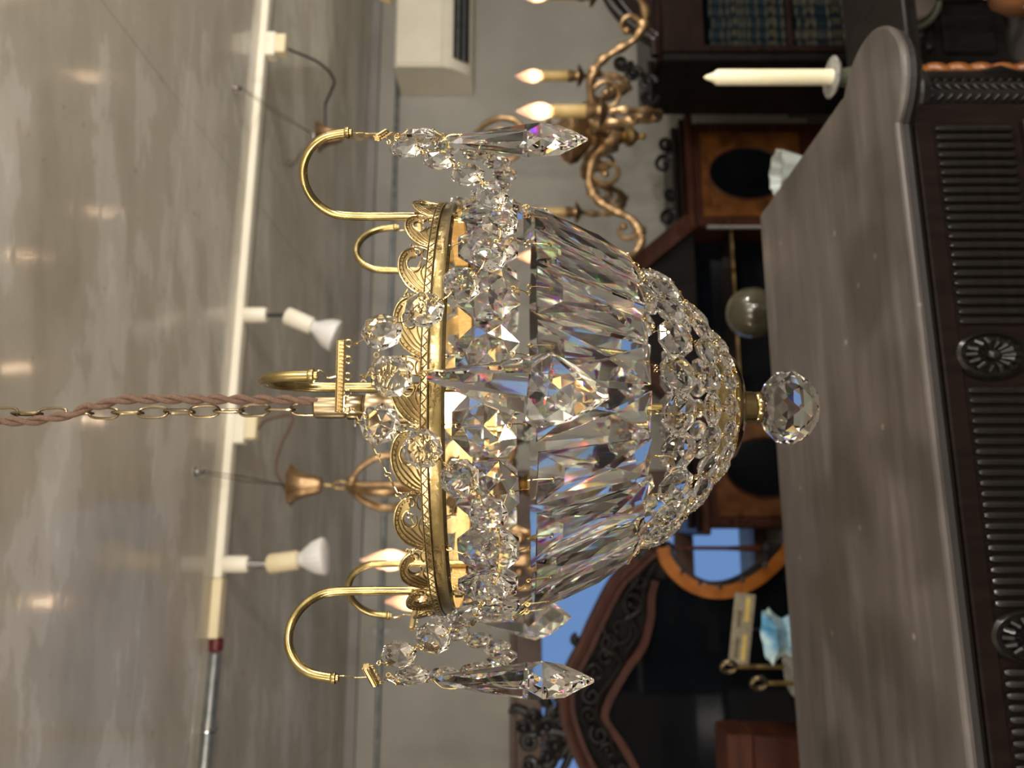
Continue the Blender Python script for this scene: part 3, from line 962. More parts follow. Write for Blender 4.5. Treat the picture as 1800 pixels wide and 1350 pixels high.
# ---------------- console hidden behind the sideboard, carrying small things
YC_ = 1.95
con = thing('console_table', 'low dark console table behind the sideboard, holding small wares', 'table', room(-0.05, 1.95, 0), PHI)
MB().box(-1.05, 0.95, -0.22, 0.22, 0.715, 0.74, 0.004).build('table_top', M['mahogany'], con)
for sx in (-1.0, 0.9):
    for sy in (-0.18, 0.18):
        MB().lathe([(0.018, 0), (0.022, 0.1), (0.018, 0.5), (0.028, 0.62), (0.028, 0.715)], 12).build('leg', M['mahogany'], con, True, M=Matrix.Translation((sx, sy, 0)))
gp = P(800, 1322, 1.98)
gl = thing('globe_lamp', 'smoky glass globe on a short dark stand behind the sideboard', 'lamp', (gp.x, gp.y, 0.74))
MB().lathe([(0.0, 0.0), (0.06, 0.0), (0.062, 0.012), (0.02, 0.03), (0.018, gp.z - 0.74 - 0.075), (0.03, gp.z - 0.74 - 0.058), (0.0, gp.z - 0.74 - 0.058)], 24).build('stand', M['mahogany'], gl, True)
MB().ball((0, 0, gp.z - 0.74), 0.066, 32, 20).build('globe', M['globe'], gl, 'all')
fp = P(232, 1392, 1.88)
fg = thing('frilled_vase', 'pale blue opal glass vase with a frilled rim behind the sideboard', 'vase', (fp.x, fp.y, 0.7401))
hz = P(232, 1352, 1.88).z - 0.74
MB().lathe([(0.0, 0.0), (0.035, 0.0), (0.038, 0.008), (0.018, 0.03), (0.020, 0.06), (0.045, hz * 0.55), (0.052, hz * 0.70), (0.040, hz * 0.82), (0.050, hz * 0.93), (0.064, hz), (0.060, hz), (0.036, hz * 0.84), (0.02, hz * 0.6)], 60,
           wave=lambda a, t: 1 + 0.13 * math.cos(7 * a) * max(0, t - 0.35) * 1.5).build('vase', M['blue_opal'], fg, True)
rp = P(176, 1392, 1.84)
rb = thing('metal_ring_dish', 'pale metal dish with a raised rim beside the blue frilled vase', 'dish', (rp.x, rp.y, 0.7401))
MB().lathe([(0.0, 0.0), (0.03, 0.0), (0.032, 0.01), (0.012, 0.03), (0.012, 0.09), (0.05, 0.11), (0.066, 0.14), (0.062, 0.142), (0.045, 0.117), (0.0, 0.108)], 32).build('dish', M['stone'], rb, True)
for (u, v, Y, lab) in ((178, 1281, 1.9, 'brass-ringed fire iron, taller of the pair behind the sideboard'), (149, 1334, 1.82, 'brass-ringed fire iron, shorter of the pair behind the sideboard')):
    p_ = P(u, v, Y)
    k_ = thing('fire_iron', lab, 'fire iron', (p_.x, p_.y, 0.7401), 0, 'fire irons on the console table')
    hz_ = p_.z - 0.74
    MB().lathe([(0.0, 0), (0.022, 0), (0.024, 0.006), (0.008, 0.014), (0.0, 0.016)], 16).build('foot', M['old_brass'], k_, True)
    MB().tube([(0, 0, 0.012), (0, 0, hz_ - 0.018)], 0.0058, 10).build('rod', M['old_brass'], k_, True)
    MB().torus((0, 0, hz_), 0.0175, 0.0055, 22, 8, (0.5, 1, 0)).build('ring_handle', M['nickel_brass'], k_, True)
bx_p = P(22, 1400, 1.9)  # box added in place of a brown reflection in the dark mirror
bx = thing('reflection_box', 'reddish-brown box standing in for a mirror reflection, at the left end of the console', 'box', (bx_p.x, bx_p.y, 0.7401), rad(8))
hb = P(22, 1268, 1.9).z - 0.7401
MB().box(-0.09, 0.064, -0.06, 0.06, 0.0, hb * 0.78, 0.003).build('body', M['red_wood'], bx)
MB().box(-0.092, 0.066, -0.062, 0.062, hb * 0.785, hb, 0.004).build('lid', M['red_wood'], bx)
cp = P(243, 1304, 2.02)
cd = thing('price_card', 'long aged paper card with faded print, propped on a thin stand', 'card', (cp.x, cp.y, 0.7401), rad(4))
hz = cp.z - 0.74
T = Matrix.Translation((0, 0, hz)) @ Matrix.Rotation(rad(7), 4, 'Y')
MB().box(-0.094, 0.094, -0.0015, 0.0015, -0.027, 0.027, 0.0005).build('card', M['paper'], cd, M=T)
for x0, x1, z0, z1, mm in ((-0.075, -0.02, 0.004, 0.014, 'ink'), (0.005, 0.05, 0.005, 0.015, 'ink'), (-0.078, -0.012, -0.016, -0.004, 'yellow_print'), (0.022, 0.085, -0.016, -0.003, 'yellow_print')):
    MB().box(x0, x1, -0.0021, -0.0014, z0, z1).build('print_block', M[mm], cd, M=T)
MB().tube([(0, 0.004, 0.0), (0, 0.004, hz)], 0.003, 8).build('stand_rod', M['black'], cd)
MB().lathe([(0, 0), (0.03, 0), (0.03, 0.005), (0, 0.006)], 16).build('stand_foot', M['black'], cd, True)

# ---------------- carved mirror stand on the left
DM = 2.65
m_r, _ = RM(110, 1200, DM)
ms = thing('carved_mirror_stand', 'dark carved mirror stand with a red-brown arched frame and pierced scrollwork, before the window', 'mirror', room(m_r, DM, 0), PHI)


def LM(u, v):
    r_, z_ = RM(u, v, DM)
    return (r_ - m_r, z_)


BOW = ((402, 1394), (392, 1386), (358, 1356), (330, 1322), (313, 1282), (311, 1245), (322, 1212), (342, 1186), (366, 1168), (388, 1163))
ARCH = ((392, 1156), (376, 1134), (355, 1112), (324, 1082), (261, 1049), (219, 1030), (157, 1000), (105, 996), (52, 1010), (4, 1032), (-60, 1075), (-120, 1120), (-155, 1180), (-160, 1394))
bow = curve2([LM(u, v) for u, v in BOW], 6)
outer = curve2([LM(u, v) for u, v in ARCH], 5)
px = (LM(400, 1200)[0] - LM(300, 1200)[0]) / 100
fr = MB()
ribbon(fr, outer, 14 * px, -0.03, 0.02)
fr.build('arched_frame', M['red_wood'], ms)
MB().tube([(x, -0.032, z) for x, z in outer], 4.5 * px, 8).build('frame_bead', M['red_wood'], ms, True)
INN = curve2([LM(u, v) for u, v in ((330, 1150), (300, 1143), (262, 1141), (215, 1128), (181, 1104), (145, 1082), (118, 1068), (87, 1063), (39, 1095), (-20, 1125), (-90, 1150), (-125, 1200), (-132, 1394))], 5)
fi = MB()
ribbon(fi, INN, 6.5 * px, -0.026, 0.01)
fi.build('inner_frame', M['red_wood'], ms)
inner = [q for q in bow if q[1] < LM(340, 1190)[1]] + INN
a_ = MB()
ribbon(a_, bow, 11.5 * px, -0.034, 0.02)
a_.build('side_bow', M['orange_wood'], ms, label='orange-brown varnished bow')
ie = curve2([LM(u, v) for u, v in ((388, 1176), (372, 1180), (352, 1196), (336, 1218), (326, 1246), (328, 1278), (343, 1312), (368, 1344), (395, 1366))], 6)
b_ = MB()
ribbon(b_, ie, 3.0 * px, -0.037, 0.014)
for k in (12, 20, 27, 34, 41):
    x, z = ie[k]
    b_.tube([(x, -0.036, z), (x - 9 * px, -0.036, z + 3 * px)], 3.4 * px, 6)
b_.build('inner_edge', M['black'], ms, label='black inner edge')
x0, z0 = LM(387, 1172)
x1, z1 = LM(386, 1352)
Ls = z0 - z1
T = Matrix.Translation((x1, 0, z1)) @ Matrix.Rotation(math.atan2(x0 - x1, Ls), 4, 'Y')
MB().lathe([(2.5 * px, 0.0), (4.5 * px, 0.02 * Ls), (6.5 * px, 0.12 * Ls), (5.5 * px, 0.22 * Ls), (3.6 * px, 0.42 * Ls), (3.4 * px, 0.85 * Ls), (4.5 * px, 0.93 * Ls), (3 * px, Ls)], 14).build('spindle', M['red_wood'], ms, True, M=T)
for x, z in ((x0, z0), (x1, z1)):
    MB().lathe([(0, -13 * px), (6 * px, -12 * px), (12 * px, -5 * px), (12 * px, 5 * px), (6 * px, 12 * px), (0, 13 * px)], 12).build('knob', M['black'], ms, True, M=Matrix.Translation((x, 0, z)))
# pierced fretwork between the two frames
fret = MB()
for (u, v, r_, q, st) in ((330, 1122, 17, 1, 0), (290, 1112, 22, -1, 180), (245, 1088, 30, 1, 60), (222, 1072, 19, -1, 200), (196, 1065, 16, 1, -60), (168, 1046, 18, -1, 120), (130, 1038, 17, 1, 20), (95, 1036, 16, -1, 150), (62, 1052, 17, 1, 40), (32, 1068, 15, -1, 120), (0, 1090, 17, 1, 60), (-40, 1112, 18, -1, 90)):
    x, z = LM(u, v)
    scroll2(fret, x, z, r_ * px, r_ * px * 0.25, rad(st), rad(st + q * 430), 4.2 * px, -0.02)
for pp in (((372, 1135), (330, 1118), (300, 1098), (262, 1108), (238, 1118), (205, 1100)), ((215, 1062), (190, 1090), (160, 1075), (128, 1052), (95, 1050), (60, 1070), (20, 1080)), ((360, 1150), (320, 1132), (282, 1126), (262, 1098))):
    c_ = curve2([LM(u, v) for u, v in pp], 6)
    fret.tube([(x, -0.022, z) for x, z in c_], 3.8 * px, 6)
fret.build('pierced_scrollwork', M['ebony'], ms, True)
back = MB()
back.prism([(x, z) for x, z in (bow + outer)[::-1]][::-1] if False else [(x, z) for x, z in (bow + outer)], 0.021, 0.03)
back.build('back_board', plain('blackened_board', (0.006, 0.005, 0.005, 1), rough=0.7, scale=20, spec=0.2), ms)
MB().prism([(x, z) for x, z in inner], 0.006, 0.0205).build('mirror_glass', M['mirror_dark'], ms)
xl, xr_ = LM(-158, 1390)[0], LM(402, 1390)[0]
zb = LM(110, 1394)[1]
for xx in (xl, xr_):
    MB().box(xx - 14 * px, xx + 14 * px, -0.03, 0.02, 0.44, zb + 0.002, 0.003).build('post', M['red_wood'], ms)
MB().box(xl, xr_, -0.012, 0.012, 0.45, zb + 0.001).build('lower_mirror', M['mirror_dark'], ms)
MB().box(xl - .05, xr_ + .05, -0.12, 0.16, 0, 0.45, 0.005).build('base', M['mahogany'], ms)
cr = MB()
for (u, v, r_, q, st) in ((95, 975, 14, 1, 0), (70, 965, 20, -1, 120), (40, 972, 17, 1, 200), (15, 960, 20, -1, 30), (88, 940, 13, -1, 90), (48, 932, 15, 1, 10), (72, 918, 12, 1, 180), (110, 985, 10, -1, 60), (-20, 975, 18, 1, 90), (10, 930, 14, 1, 120), (118, 962, 8, 1, 0)):
    x, z = LM(u, v)
    scroll2(cr, x, z, r_ * px, r_ * px * 0.25, rad(st), rad(st + q * 420), 7.5 * px, -0.01)
for pp in (((60, 1000), (68, 965), (60, 930), (78, 905)), ((60, 1000), (90, 985), (112, 960), (122, 948)), ((55, 1005), (25, 985), (5, 950), (15, 920)), ((40, 1005), (0, 990), (-30, 960)), ((100, 925), (108, 905), (96, 897))):
    c_ = curve2([LM(u, v) for u, v in pp], 6)
    cr.tube([(x, -0.008, z) for x, z in c_], [9 * px * (1 - 0.5 * i / (len(c_) - 1)) for i in range(len(c_))], 7)
cr.build('carved_crest', M['ebony'], ms, True)
cl = MB()
x, z = LM(225, 1014)
scroll2(cl, x, z, 10 * px, 2.5 * px, 0, rad(420), 5 * px, -0.01)
cl.build('carved_leaf', M['ebony'], ms, True)
kx = MB()
for u, v, r_ in ((388, 1140, 9), (372, 1120, 7), (396, 1158, 8)):
    x, z = LM(u, v)
    kx.ball((x, -0.03, z), r_ * px, 8, 6)
kx.tube([(LM(u, v)[0], -0.03, LM(u, v)[1]) for u, v in ((366, 1116), (388, 1140), (398, 1164))], 6 * px, 8)
kx.build('carved_corner', M['ebony'], ms, True)

# ---------------- candle on a floor-standing candlestick
yk = 1.60
kp = P(1214, 1462, yk)
kt = P(1214, 1237, yk)
cs = thing('candlestick', 'tall candlestick with a pale round drip plate, behind the sideboard corner', 'candlestick', (kp.x, kp.y, 0))
MB().lathe([(0.0, kp.z - 0.012), (0.018, kp.z - 0.012), (0.036, kp.z - 0.006), (0.042, kp.z + 0.001), (0.038, kp.z + 0.003), (0.0, kp.z - 0.001)], 28).build('drip_plate', M['stone'], cs, True)
MB().lathe([(0.0, 0), (0.075, 0), (0.075, 0.02), (0.03, 0.05), (0.016, 0.1), (0.014, 0.5), (0.024, 0.54), (0.014, 0.58), (0.012, kp.z - 0.10)], 20).build('stem', M['ebony'], cs, True)
MB().lathe([(0.010, kp.z - 0.101), (0.016, kp.z - 0.08), (0.022, kp.z - 0.04), (0.016, kp.z - 0.012)], 20).build('socket', M['green_glass'], cs, True)
hc = kt.z - kp.z
cn = thing('candle', 'cream unlit candle standing on the tall candlestick', 'candle', (kp.x, kp.y, kp.z))
MB().lathe([(0.0, 0.0), (0.0162, 0.0), (0.0160, hc * 0.885), (0.0145, hc * 0.905), (0.0095, hc * 0.925), (0.0042, hc * 0.985), (0.0, hc)], 24).build('wax', M['candle'], cn, True)

# ---------------- round-backed chair, twist-leg table and jar at the far right
DH = 2.02
h_r, _ = RM(1340, 1580, DH)
hc_ = thing('tilt_top_table', 'small round tilt-top table, its worn leather top turned upright, with black carved knobs', 'table', room(h_r, DH, 0), PHI)


def LH(u, v):
    r_, z_ = RM(u, v, DH)
    return (r_ - h_r, z_)


cxh, czh = LH(1356, 1585)
rh = (LH(1356, 1520)[1] - LH(1356, 1650)[1]) / 2
disc = MB().lathe([(0.0, -0.02), (rh * 0.86, -0.016), (rh * 0.90, -0.004), (rh * 0.9, 0.004), (0, 0.01)], 40)
RX = Matrix.Translation((cxh, 0, czh)) @ Matrix.Rotation(PI / 2, 4, 'X') @ Matrix.Rotation(PI, 4, 'Y')
disc.build('leather_top', M['leather'], hc_, True, M=Matrix.Translation((cxh, 0, czh)) @ Matrix.Rotation(-PI / 2, 4, 'X'))
MB().tube([(cxh + rh * math.cos(2 * PI * k / 40), 0, czh + rh * math.sin(2 * PI * k / 40)) for k in range(40)], rh * 0.09, 8, closed=True).build('top_rim', M['green_glass'], hc_, True)
for (u, v, r_) in ((1300, 1582, 13), (1285, 1598, 9), (1278, 1612, 9), (1262, 1602, 15), (1258, 1626, 12)):
    x, z = LH(u, v)
    MB().ball((x, -0.02, z), r_ * DH / F, 12, 8).build('carved_knob', M['ebony'], hc_, True)
MB().lathe([(0.045, 0.0), (0.045, 0.02), (0.03, 0.05), (0.018, 0.12), (0.022, 0.3), (0.014, czh - rh * 0.95)], 16).build('pedestal', M['ebony'], hc_, True, M=Matrix.Translation((cxh, 0.0, 0)))

DK = 2.10
k_r, _ = RM(1222, 1600, DK)
kz = 0.30
ck = thing('carved_chest', 'low black carved chest on the floor before the bookcase', 'chest', room(k_r, DK, 0), PHI)
MB().box(0, 1.3, 0, 0.28, 0.04, kz - 0.03, 0.006).build('body', M['ebony'], ck)
MB().box(-0.02, 1.32, -0.02, 0.30, kz - 0.03, kz, 0.008).build('lid', M['ebony'], ck)
for q in range(3):
    MB().box(0.06 + 0.42 * q, 0.42 + 0.42 * q, -0.012, 0.001, 0.08, kz - 0.06, 0.008).build('carved_panel', M['ebony'], ck)
for sx in (0.03, 1.27):
    for sy in (0.04, 0.24):
        MB().lathe([(0.03, 0), (0.04, 0.02), (0.03, 0.041)], 12).build('foot', M['ebony'], ck, True, M=Matrix.Translation((sx, sy, 0)))

DT = 1.62
t_r, t_z = RM(1222, 1590, DT)
tt = thing('twist_leg_table', 'small table with orange barley-twist legs beside the carved sideboard column', 'table', room(t_r, DT, 0), PHI)
ztt = t_z + 0.012
for k, (sx, sy) in enumerate(((0, 0), (0.55, 0), (0, 0.2), (0.55, 0.2))):
    tw = MB()
    pts = []
    for s_ in (0, PI):
        zz = [0.06 + (ztt - 0.10) * q / 150 for q in range(151)]
        tw.tube([(0.0105 * math.cos(2 * PI * z / 0.105 + s_), 0.0105 * math.sin(2 * PI * z / 0.105 + s_), z) for z in zz], 0.0125, 8)
    tw.lathe([(0.0, 0.0), (0.022, 0.0), (0.025, 0.03), (0.018, 0.065), (0.0, 0.07)], 12)
    tw.build('leg', M['orange_wood'], tt, 'all', M=Matrix.Translation((sx, sy, 0)), label='orange barley-twist leg')
MB().box(-0.03, 0.58, -0.03, 0.23, ztt - 0.04, ztt - 0.012, 0.003).build('apron', M['ebony'], tt)
MB().box(-0.034, 0.60, -0.045, 0.25, ztt - 0.012, ztt, 0.003).build('table_top', M['ebony'], tt)
jp = P(1366, 1790, 1.42)
jr = thing('stoneware_jar', 'brown stoneware jar with a white label at the far right', 'jar', (jp.x + 0.012, jp.y, 0.0))
MB().lathe([(0, 0.0), (0.06, 0.0), (0.06, 0.03), (0.05, 0.06), (0.045, jp.z - 0.11), (0.07, jp.z - 0.09), (0.07, jp.z - 0.075), (0, jp.z - 0.075)], 24).build('pedestal', M['ebony'], jr, True)
MB().lathe([(0, jp.z - 0.0748), (0.04, jp.z - 0.0748), (0.052, jp.z - 0.05), (0.055, jp.z), (0.045, jp.z + 0.03), (0.025, jp.z + 0.045), (0.025, jp.z + 0.055), (0, jp.z + 0.055)], 28).build('jar', plain('brown_stoneware', rgb(120, 78, 48), rgb(150, 102, 66), rough=0.3, scale=20), jr, True)
MB().add([(0.0558 * math.cos(a), 0.0558 * math.sin(a), jp.z + h_) for a in [rad(200 + 12 * k) for k in range(6)] for h_ in (-0.022, 0.004)], [(2 * k, 2 * k + 2, 2 * k + 3, 2 * k + 1) for k in range(5)]).build('label_patch', M['label_white'], jr)
wp = P(1048, 1402, 1.85)
wv = thing('white_china_dish', 'white pleated china dish glimpsed behind the sideboard, before the burr walnut panel', 'dish', (wp.x, wp.y, 0.7401))
hz = P(1048, 1365, 1.85).z - 0.7401
MB().lathe([(0, 0), (0.05, 0), (0.05, 0.006), (0.014, 0.012), (0.014, hz - 0.148), (0.035, hz - 0.142), (0.0, hz - 0.139)], 24).build('pedestal', M['mahogany'], wv, True)
MB().lathe([(0.0, hz - 0.1388), (0.03, hz - 0.1388), (0.02, hz - 0.11), (0.042, hz - 0.04), (0.052, hz), (0.048, hz), (0.036, hz - 0.05), (0.0, hz - 0.10)], 48, wave=lambda a, t: 1 + 0.10 * math.cos(9 * a) * min(1, max(0, t - .2) * 2)).build('dish', M['white_china'], wv, True, M=Matrix.Rotation(rad(0), 4, 'Y'))

# ================================================================= THE CARVED SIDEBOARD IN FRONT
PT = rad(12.0)
CT, ST = math.cos(PT), math.sin(PT)
ZTOP = ZC - 0.45


def rmt(u, v, d):
    x = (u - 675) / F
    Y = d / (CT - ST * x)
    return (x * Y * CT + Y * ST, ZC + (900 - v) / F * Y)


o3 = Vector((0 * CT - 0.82 * ST, 0 * ST + 0.82 * CT, 0))
sb = thing('carved_sideboard', 'dark carved sideboard with a worn grey-brown top, reeded frieze, oval rosettes and leaf-carved column', 'sideboard', o3, PT)
# local frame: x along the front, y backwards from the front edge
XL, XR, DEP = -0.78, 0.60, 0.484
lobe = [(0.553 + 0.083 * math.cos(a), 0.052 + 0.083 * math.sin(a)) for a in [rad(-141 + (57 + 141) * k / 22) for k in range(23)]]
lobl = [(XL + XR - x, y) for x, y in lobe[::-1]]


def top_poly(ins):
    base = [(XR - 0.012, DEP), (XL + 0.012, DEP), (XL, 0.13)] + lobl + lobe + [(XR, 0.13)]
    if ins == 0:
        return base
    cx, cy_ = (XL + XR) / 2, 0.24
    n_ = len(base)
    out = []
    for i in range(n_):
        a, b = base[i - 1], base[(i + 1) % n_]
        tx, ty = b[0] - a[0], b[1] - a[1]
        l_ = math.hypot(tx, ty)
        out.append((base[i][0] - ty / l_ * ins, base[i][1] + tx / l_ * ins))
    return out


tp = MB()
n_ = len(top_poly(0))
prof_ = [(0.0035, ZTOP), (0.0008, ZTOP - 0.0015), (0.0, ZTOP - 0.005), (0.0015, ZTOP - 0.0095), (0.008, ZTOP - 0.012)]
vs_ = []
for ins, z_ in prof_:
    vs_ += [(x, y, z_) for x, y in top_poly(ins)]
fs_ = [tuple(range(n_)), tuple((len(prof_) - 1) * n_ + k for k in range(n_))[::-1]]
for i in range(len(prof_) - 1):
    for k in range(n_):
        l_ = (k + 1) % n_
        fs_.append((i * n_ + l_, i * n_ + k, (i + 1) * n_ + k, (i + 1) * n_ + l_))
tp.add(vs_, fs_)
topo = tp.build('table_top', M['table_top'], sb)
md = MB()
prof_ = [(0.006, ZTOP - 0.012), (0.004, ZTOP - 0.018), (0.012, ZTOP - 0.026), (0.020, ZTOP - 0.030)]
vs_ = []
for ins, z_ in prof_:
    vs_ += [(x, y, z_) for x, y in top_poly(ins)]
fs_ = [tuple(range(n_)), tuple((len(prof_) - 1) * n_ + k for k in range(n_))[::-1]]
for i in range(len(prof_) - 1):
    for k in range(n_):
        l_ = (k + 1) % n_
        fs_.append((i * n_ + l_, i * n_ + k, (i + 1) * n_ + k, (i + 1) * n_ + l_))
md.add(vs_, fs_)
md.build('edge_moulding', plain('dull_black_moulding', (0.006, 0.004, 0.003, 1), (0.010, 0.007, 0.005, 1), rough=0.55, scale=20, spec=0.25), sb)
ZF = ZTOP - 0.030
MB().box(XL + 0.03, XR - 0.075, 0.018, DEP - 0.01, 0.62, ZF, 0.003).build('frieze_case', M['side_wood'], sb)
MB().box(XR - 0.09, XR - 0.02, 0.12, DEP - 0.01, 0.62, ZF, 0.003).build('end_case', M['side_wood'], sb)
MB().box(XL + 0.03, XR - 0.10, 0.012, 0.019, ZF - 0.022, ZF, 0.002).build('frieze_rail', M['side_wood'], sb)
MB().box(XL + 0.03, XR - 0.10, 0.008, 0.019, 0.925, 0.942, 0.002).build('lower_rail', M['side_wood'], sb)
rz0, rz1 = 0.952, 1.044
ros = [0.210 - 0.301 * k for k in range(0, 4)]
reed = MB()
reed.tube([(0, 0, rz0), (0, 0, rz0 + 0.004), (0, 0, rz1 - 0.004), (0, 0, rz1)], [0.0022, 0.0042, 0.0042, 0.0022], 8)
reed_me = reed.mesh('reed', M['reed_wood'], True)
x = XL + 0.05
while x < XR - 0.105:
    if all(abs(x - q) > 0.031 for q in ros):
        put('reed', reed_me, sb, Matrix.Translation((x, 0.0165, 0)))
    x += 0.0114
rs = MB()
el = lambda a, sx, sz, y: (sx * math.cos(a), y, sz * math.sin(a))
base_v = []
nn = 40
lvls = [(0.0275, 0.041, 0.0), (0.0275, 0.041, -0.006), (0.0245, 0.0375, -0.010), (0.0220, 0.0345, -0.004), (0.004, 0.006, -0.004)]
for sx, sz, y in lvls:
    base_v += [el(2 * PI * k / nn, sx, sz, y) for k in range(nn)]
base_f = []
for i in range(len(lvls) - 1):
    for k in range(nn):
        l_ = (k + 1) % nn
        base_f.append((i * nn + k, i * nn + l_, (i + 1) * nn + l_, (i + 1) * nn + k))
base_f.append(tuple((len(lvls) - 1) * nn + k for k in range(nn)))
rs.add(base_v, base_f)
disc_me = rs.mesh('rosette', M['reed_wood'], True)
pet = MB()
for k in range(14):
    a = 2 * PI * (k + 0.5) / 14
    c0, c1 = el(a, 0.0075, 0.0105, -0.006), el(a, 0.0195, 0.031, -0.0075)
    mid = el(a, 0.014, 0.0215, -0.0105)
    pet.tube([c0, mid, c1], [0.0012, 0.0034, 0.0026], 7)
pet_me = pet.mesh('petals', M['reed_wood'], True)
boss_me = MB().ball((0, -0.007, 0), 0.0062, 14, 10, 1, 1.1, 1.3).mesh('boss', M['reed_wood'], 'all')
for q in ros:
    d_ = put('rosette', disc_me, sb, Matrix.Translation((q, 0.0185, 1.014)))
    put('petals', pet_me, d_)
    put('boss', boss_me, d_)
for cx_ in (0.553, XL + XR - 0.553):
    blk = MB().lathe([(0.024, 1.036), (0.036, 1.040), (0.040, 1.050), (0.036, 1.058), (0.062, ZF - 0.004), (0.062, ZF)], 28, c=(cx_, 0.056, 0))
    blk.build('column_capital', M['ebony'], sb, True)
    MB().lathe([(0.020, 0.62), (0.0205, 1.041)], 20, c=(cx_, 0.056, 0)).build('column', M['ebony'], sb, True)
    lv = MB()
    for i in range(22):
        for k in range(10):
            a = 2 * PI * k / 10
            z = 1.036 - 0.0115 * i - (0.0057 if k % 2 else 0)
            ss = 1 if k % 2 else -1
            c = Vector((cx_ + 0.0215 * math.cos(a), 0.056 + 0.0215 * math.sin(a), z))
            tg_ = Vector((-math.sin(a), math.cos(a), 0)) * ss
            lv.tube([c - tg_ * 0.005 + Vector((0, 0, 0.0045)), c + Vector((0.0018 * math.cos(a), 0.0018 * math.sin(a), 0)), c + tg_ * 0.0055 - Vector((0, 0, 0.0055))], [0.0008, 0.0026, 0.0006], 5)
    lv.build('carved_leaves', M['ebony'], sb, True, kind='stuff')
    MB().lathe([(0.05, 0.0), (0.055, 0.03), (0.03, 0.08), (0.026, 0.60), (0.05, 0.62), (0.05, 0.64), (0.02, 0.645)], 20, c=(cx_, 0.056, 0)).build('front_leg', M['ebony'], sb, True)
MB().box(XL + 0.04, XR - 0.03, DEP - 0.05, DEP - 0.02, 0, 0.62).build('back_panel', M['side_wood'], sb)
MB().box(XL + 0.02, XR - 0.03, 0.03, DEP - 0.02, 0.08, 0.12, 0.004).build('lower_shelf', M['side_wood'], sb)

# ================================================================= THE CRYSTAL CHANDELIER
AX, AY = P(634, 900, 0.58).x, 0.58
ch = thing('crystal_chandelier', 'brass basket chandelier hung with cut crystal octagons, prisms and spear drops on a twisted cord', 'chandelier', (AX, AY, ZC))
ch.rotation_euler = (rad(-0.4), 0, 0)       # it hangs a little out of level


def pol(r, a, z):
    return Vector((r * math.sin(a), -r * math.cos(a), z))


def frame(p, t, n, tilt=0.0):
    """matrix with Z along t and -Y along the outward normal n"""
    Z = Vector(t).normalized()
    Yv = -(Vector(n) - Z * Vector(n).dot(Z)).normalized()
    X = Yv.cross(Z)
    R = Matrix((X, Yv, Z)).transposed().to_4x4()
    return Matrix.Translation(p) @ R @ Matrix.Rotation(tilt, 4, 'Z')


RB = 0.1495
band_m = MB()
band_m.lathe([(RB - 0.0025, 0.0372), (RB + 0.0005, 0.0365), (RB + 0.0022, 0.0385), (RB + 0.0006, 0.0405), (RB, 0.0455), (RB - 0.0020, 0.0460), (RB - 0.0025, 0.0455), (RB - 0.0025, 0.0372)], 144, cap=False)
band_m.build('ring_band', M['brass'], ch, True)
MB().lathe([(RB - 0.0027, 0.0500), (RB - 0.0027, 0.0385)], 144, cap=False).build('ring_lining', M['brass_matte'], ch, True)
etch = MB()
etch.lathe([(RB - 0.0016, 0.0462), (RB + 0.0008, 0.0462), (RB + 0.0008, 0.0502), (RB - 0.0016, 0.0502), (RB - 0.0016, 0.0462)], 144, cap=False)
for k in range(288):                       # zigzag ribs of the stamped strip
    a0, a1 = 2 * PI * k / 288, 2 * PI * (k + 1) / 288
    z0, z1 = (0.0468, 0.0496) if k % 2 else (0.0496, 0.0468)
    etch.tube([pol(RB + 0.0009, a0, z0), pol(RB + 0.0009, a1, z1)], 0.00032, 4, caps=False)
etch.build('etched_strip', M['brass_etched'], ch, True)
rope = MB()
for z in (0.0464, 0.0503):
    rope.tube([pol(RB + 0.0009, 2 * PI * k / 144, z) for k in range(144)], 0.0005, 6, closed=True)
rope.build('strip_beading', M['brass'], ch, True)

# pierced acanthus crown, 24 stamped scroll leaves
NU = 24
DA = 2 * PI / NU
CH = 0.0168


def crown_pt(s_, t_, off=0.0):
    return pol(RB - 0.0006 + off + 0.0035 * t_ * t_, (s_ - 0.5) * DA, 0.0498 + t_ * CH)


def rib(mb, pts, r0, r1, off=0.0004, n=6, k=5):
    sp = spline([Vector((a, b, 0)) for a, b in pts], k)
    m_ = len(sp)
    mb.tube([crown_pt(p.x, p.y, off) for p in sp], [r0 + (r1 - r0) * i / (m_ - 1) for i in range(m_)], n)
    return sp


leaf = MB()
R1_ = [(0.0, 0.03), (0.05, 0.34), (0.17, 0.68), (0.38, 0.93), (0.60, 0.98), (0.79, 0.88), (0.905, 0.66), (0.92, 0.44), (0.87, 0.30), (0.80, 0.33), (0.79, 0.44), (0.84, 0.48)]
R2_ = [(0.73, 0.46), (0.70, 0.63), (0.60, 0.72), (0.49, 0.66), (0.43, 0.50), (0.45, 0.33), (0.53, 0.24), (0.62, 0.26)]
s1 = rib(leaf, R1_, 0.00085, 0.0007)
rib(leaf, R2_, 0.0008, 0.0005)
rib(leaf, [(0.04, 0.02), (0.12, 0.33), (0.25, 0.60), (0.43, 0.81), (0.62, 0.86), (0.78, 0.74)], 0.0006, 0.0005)
rib(leaf, [(0.09, 0.02), (0.18, 0.28), (0.30, 0.50), (0.42, 0.68), (0.58, 0.77)], 0.0006, 0.0004)
rib(leaf, [(0.14, 0.0), (0.24, 0.22), (0.35, 0.38), (0.42, 0.5)], 0.0006, 0.0004)
rib(leaf, [(0.20, 0.0), (0.31, 0.13), (0.44, 0.20), (0.56, 0.13), (0.62, 0.03)], 0.0006, 0.0005)
rib(leaf, [(0.70, 0.0), (0.74, 0.16), (0.86, 0.22), (0.97, 0.12), (1.0, 0.02)], 0.0006, 0.0005)
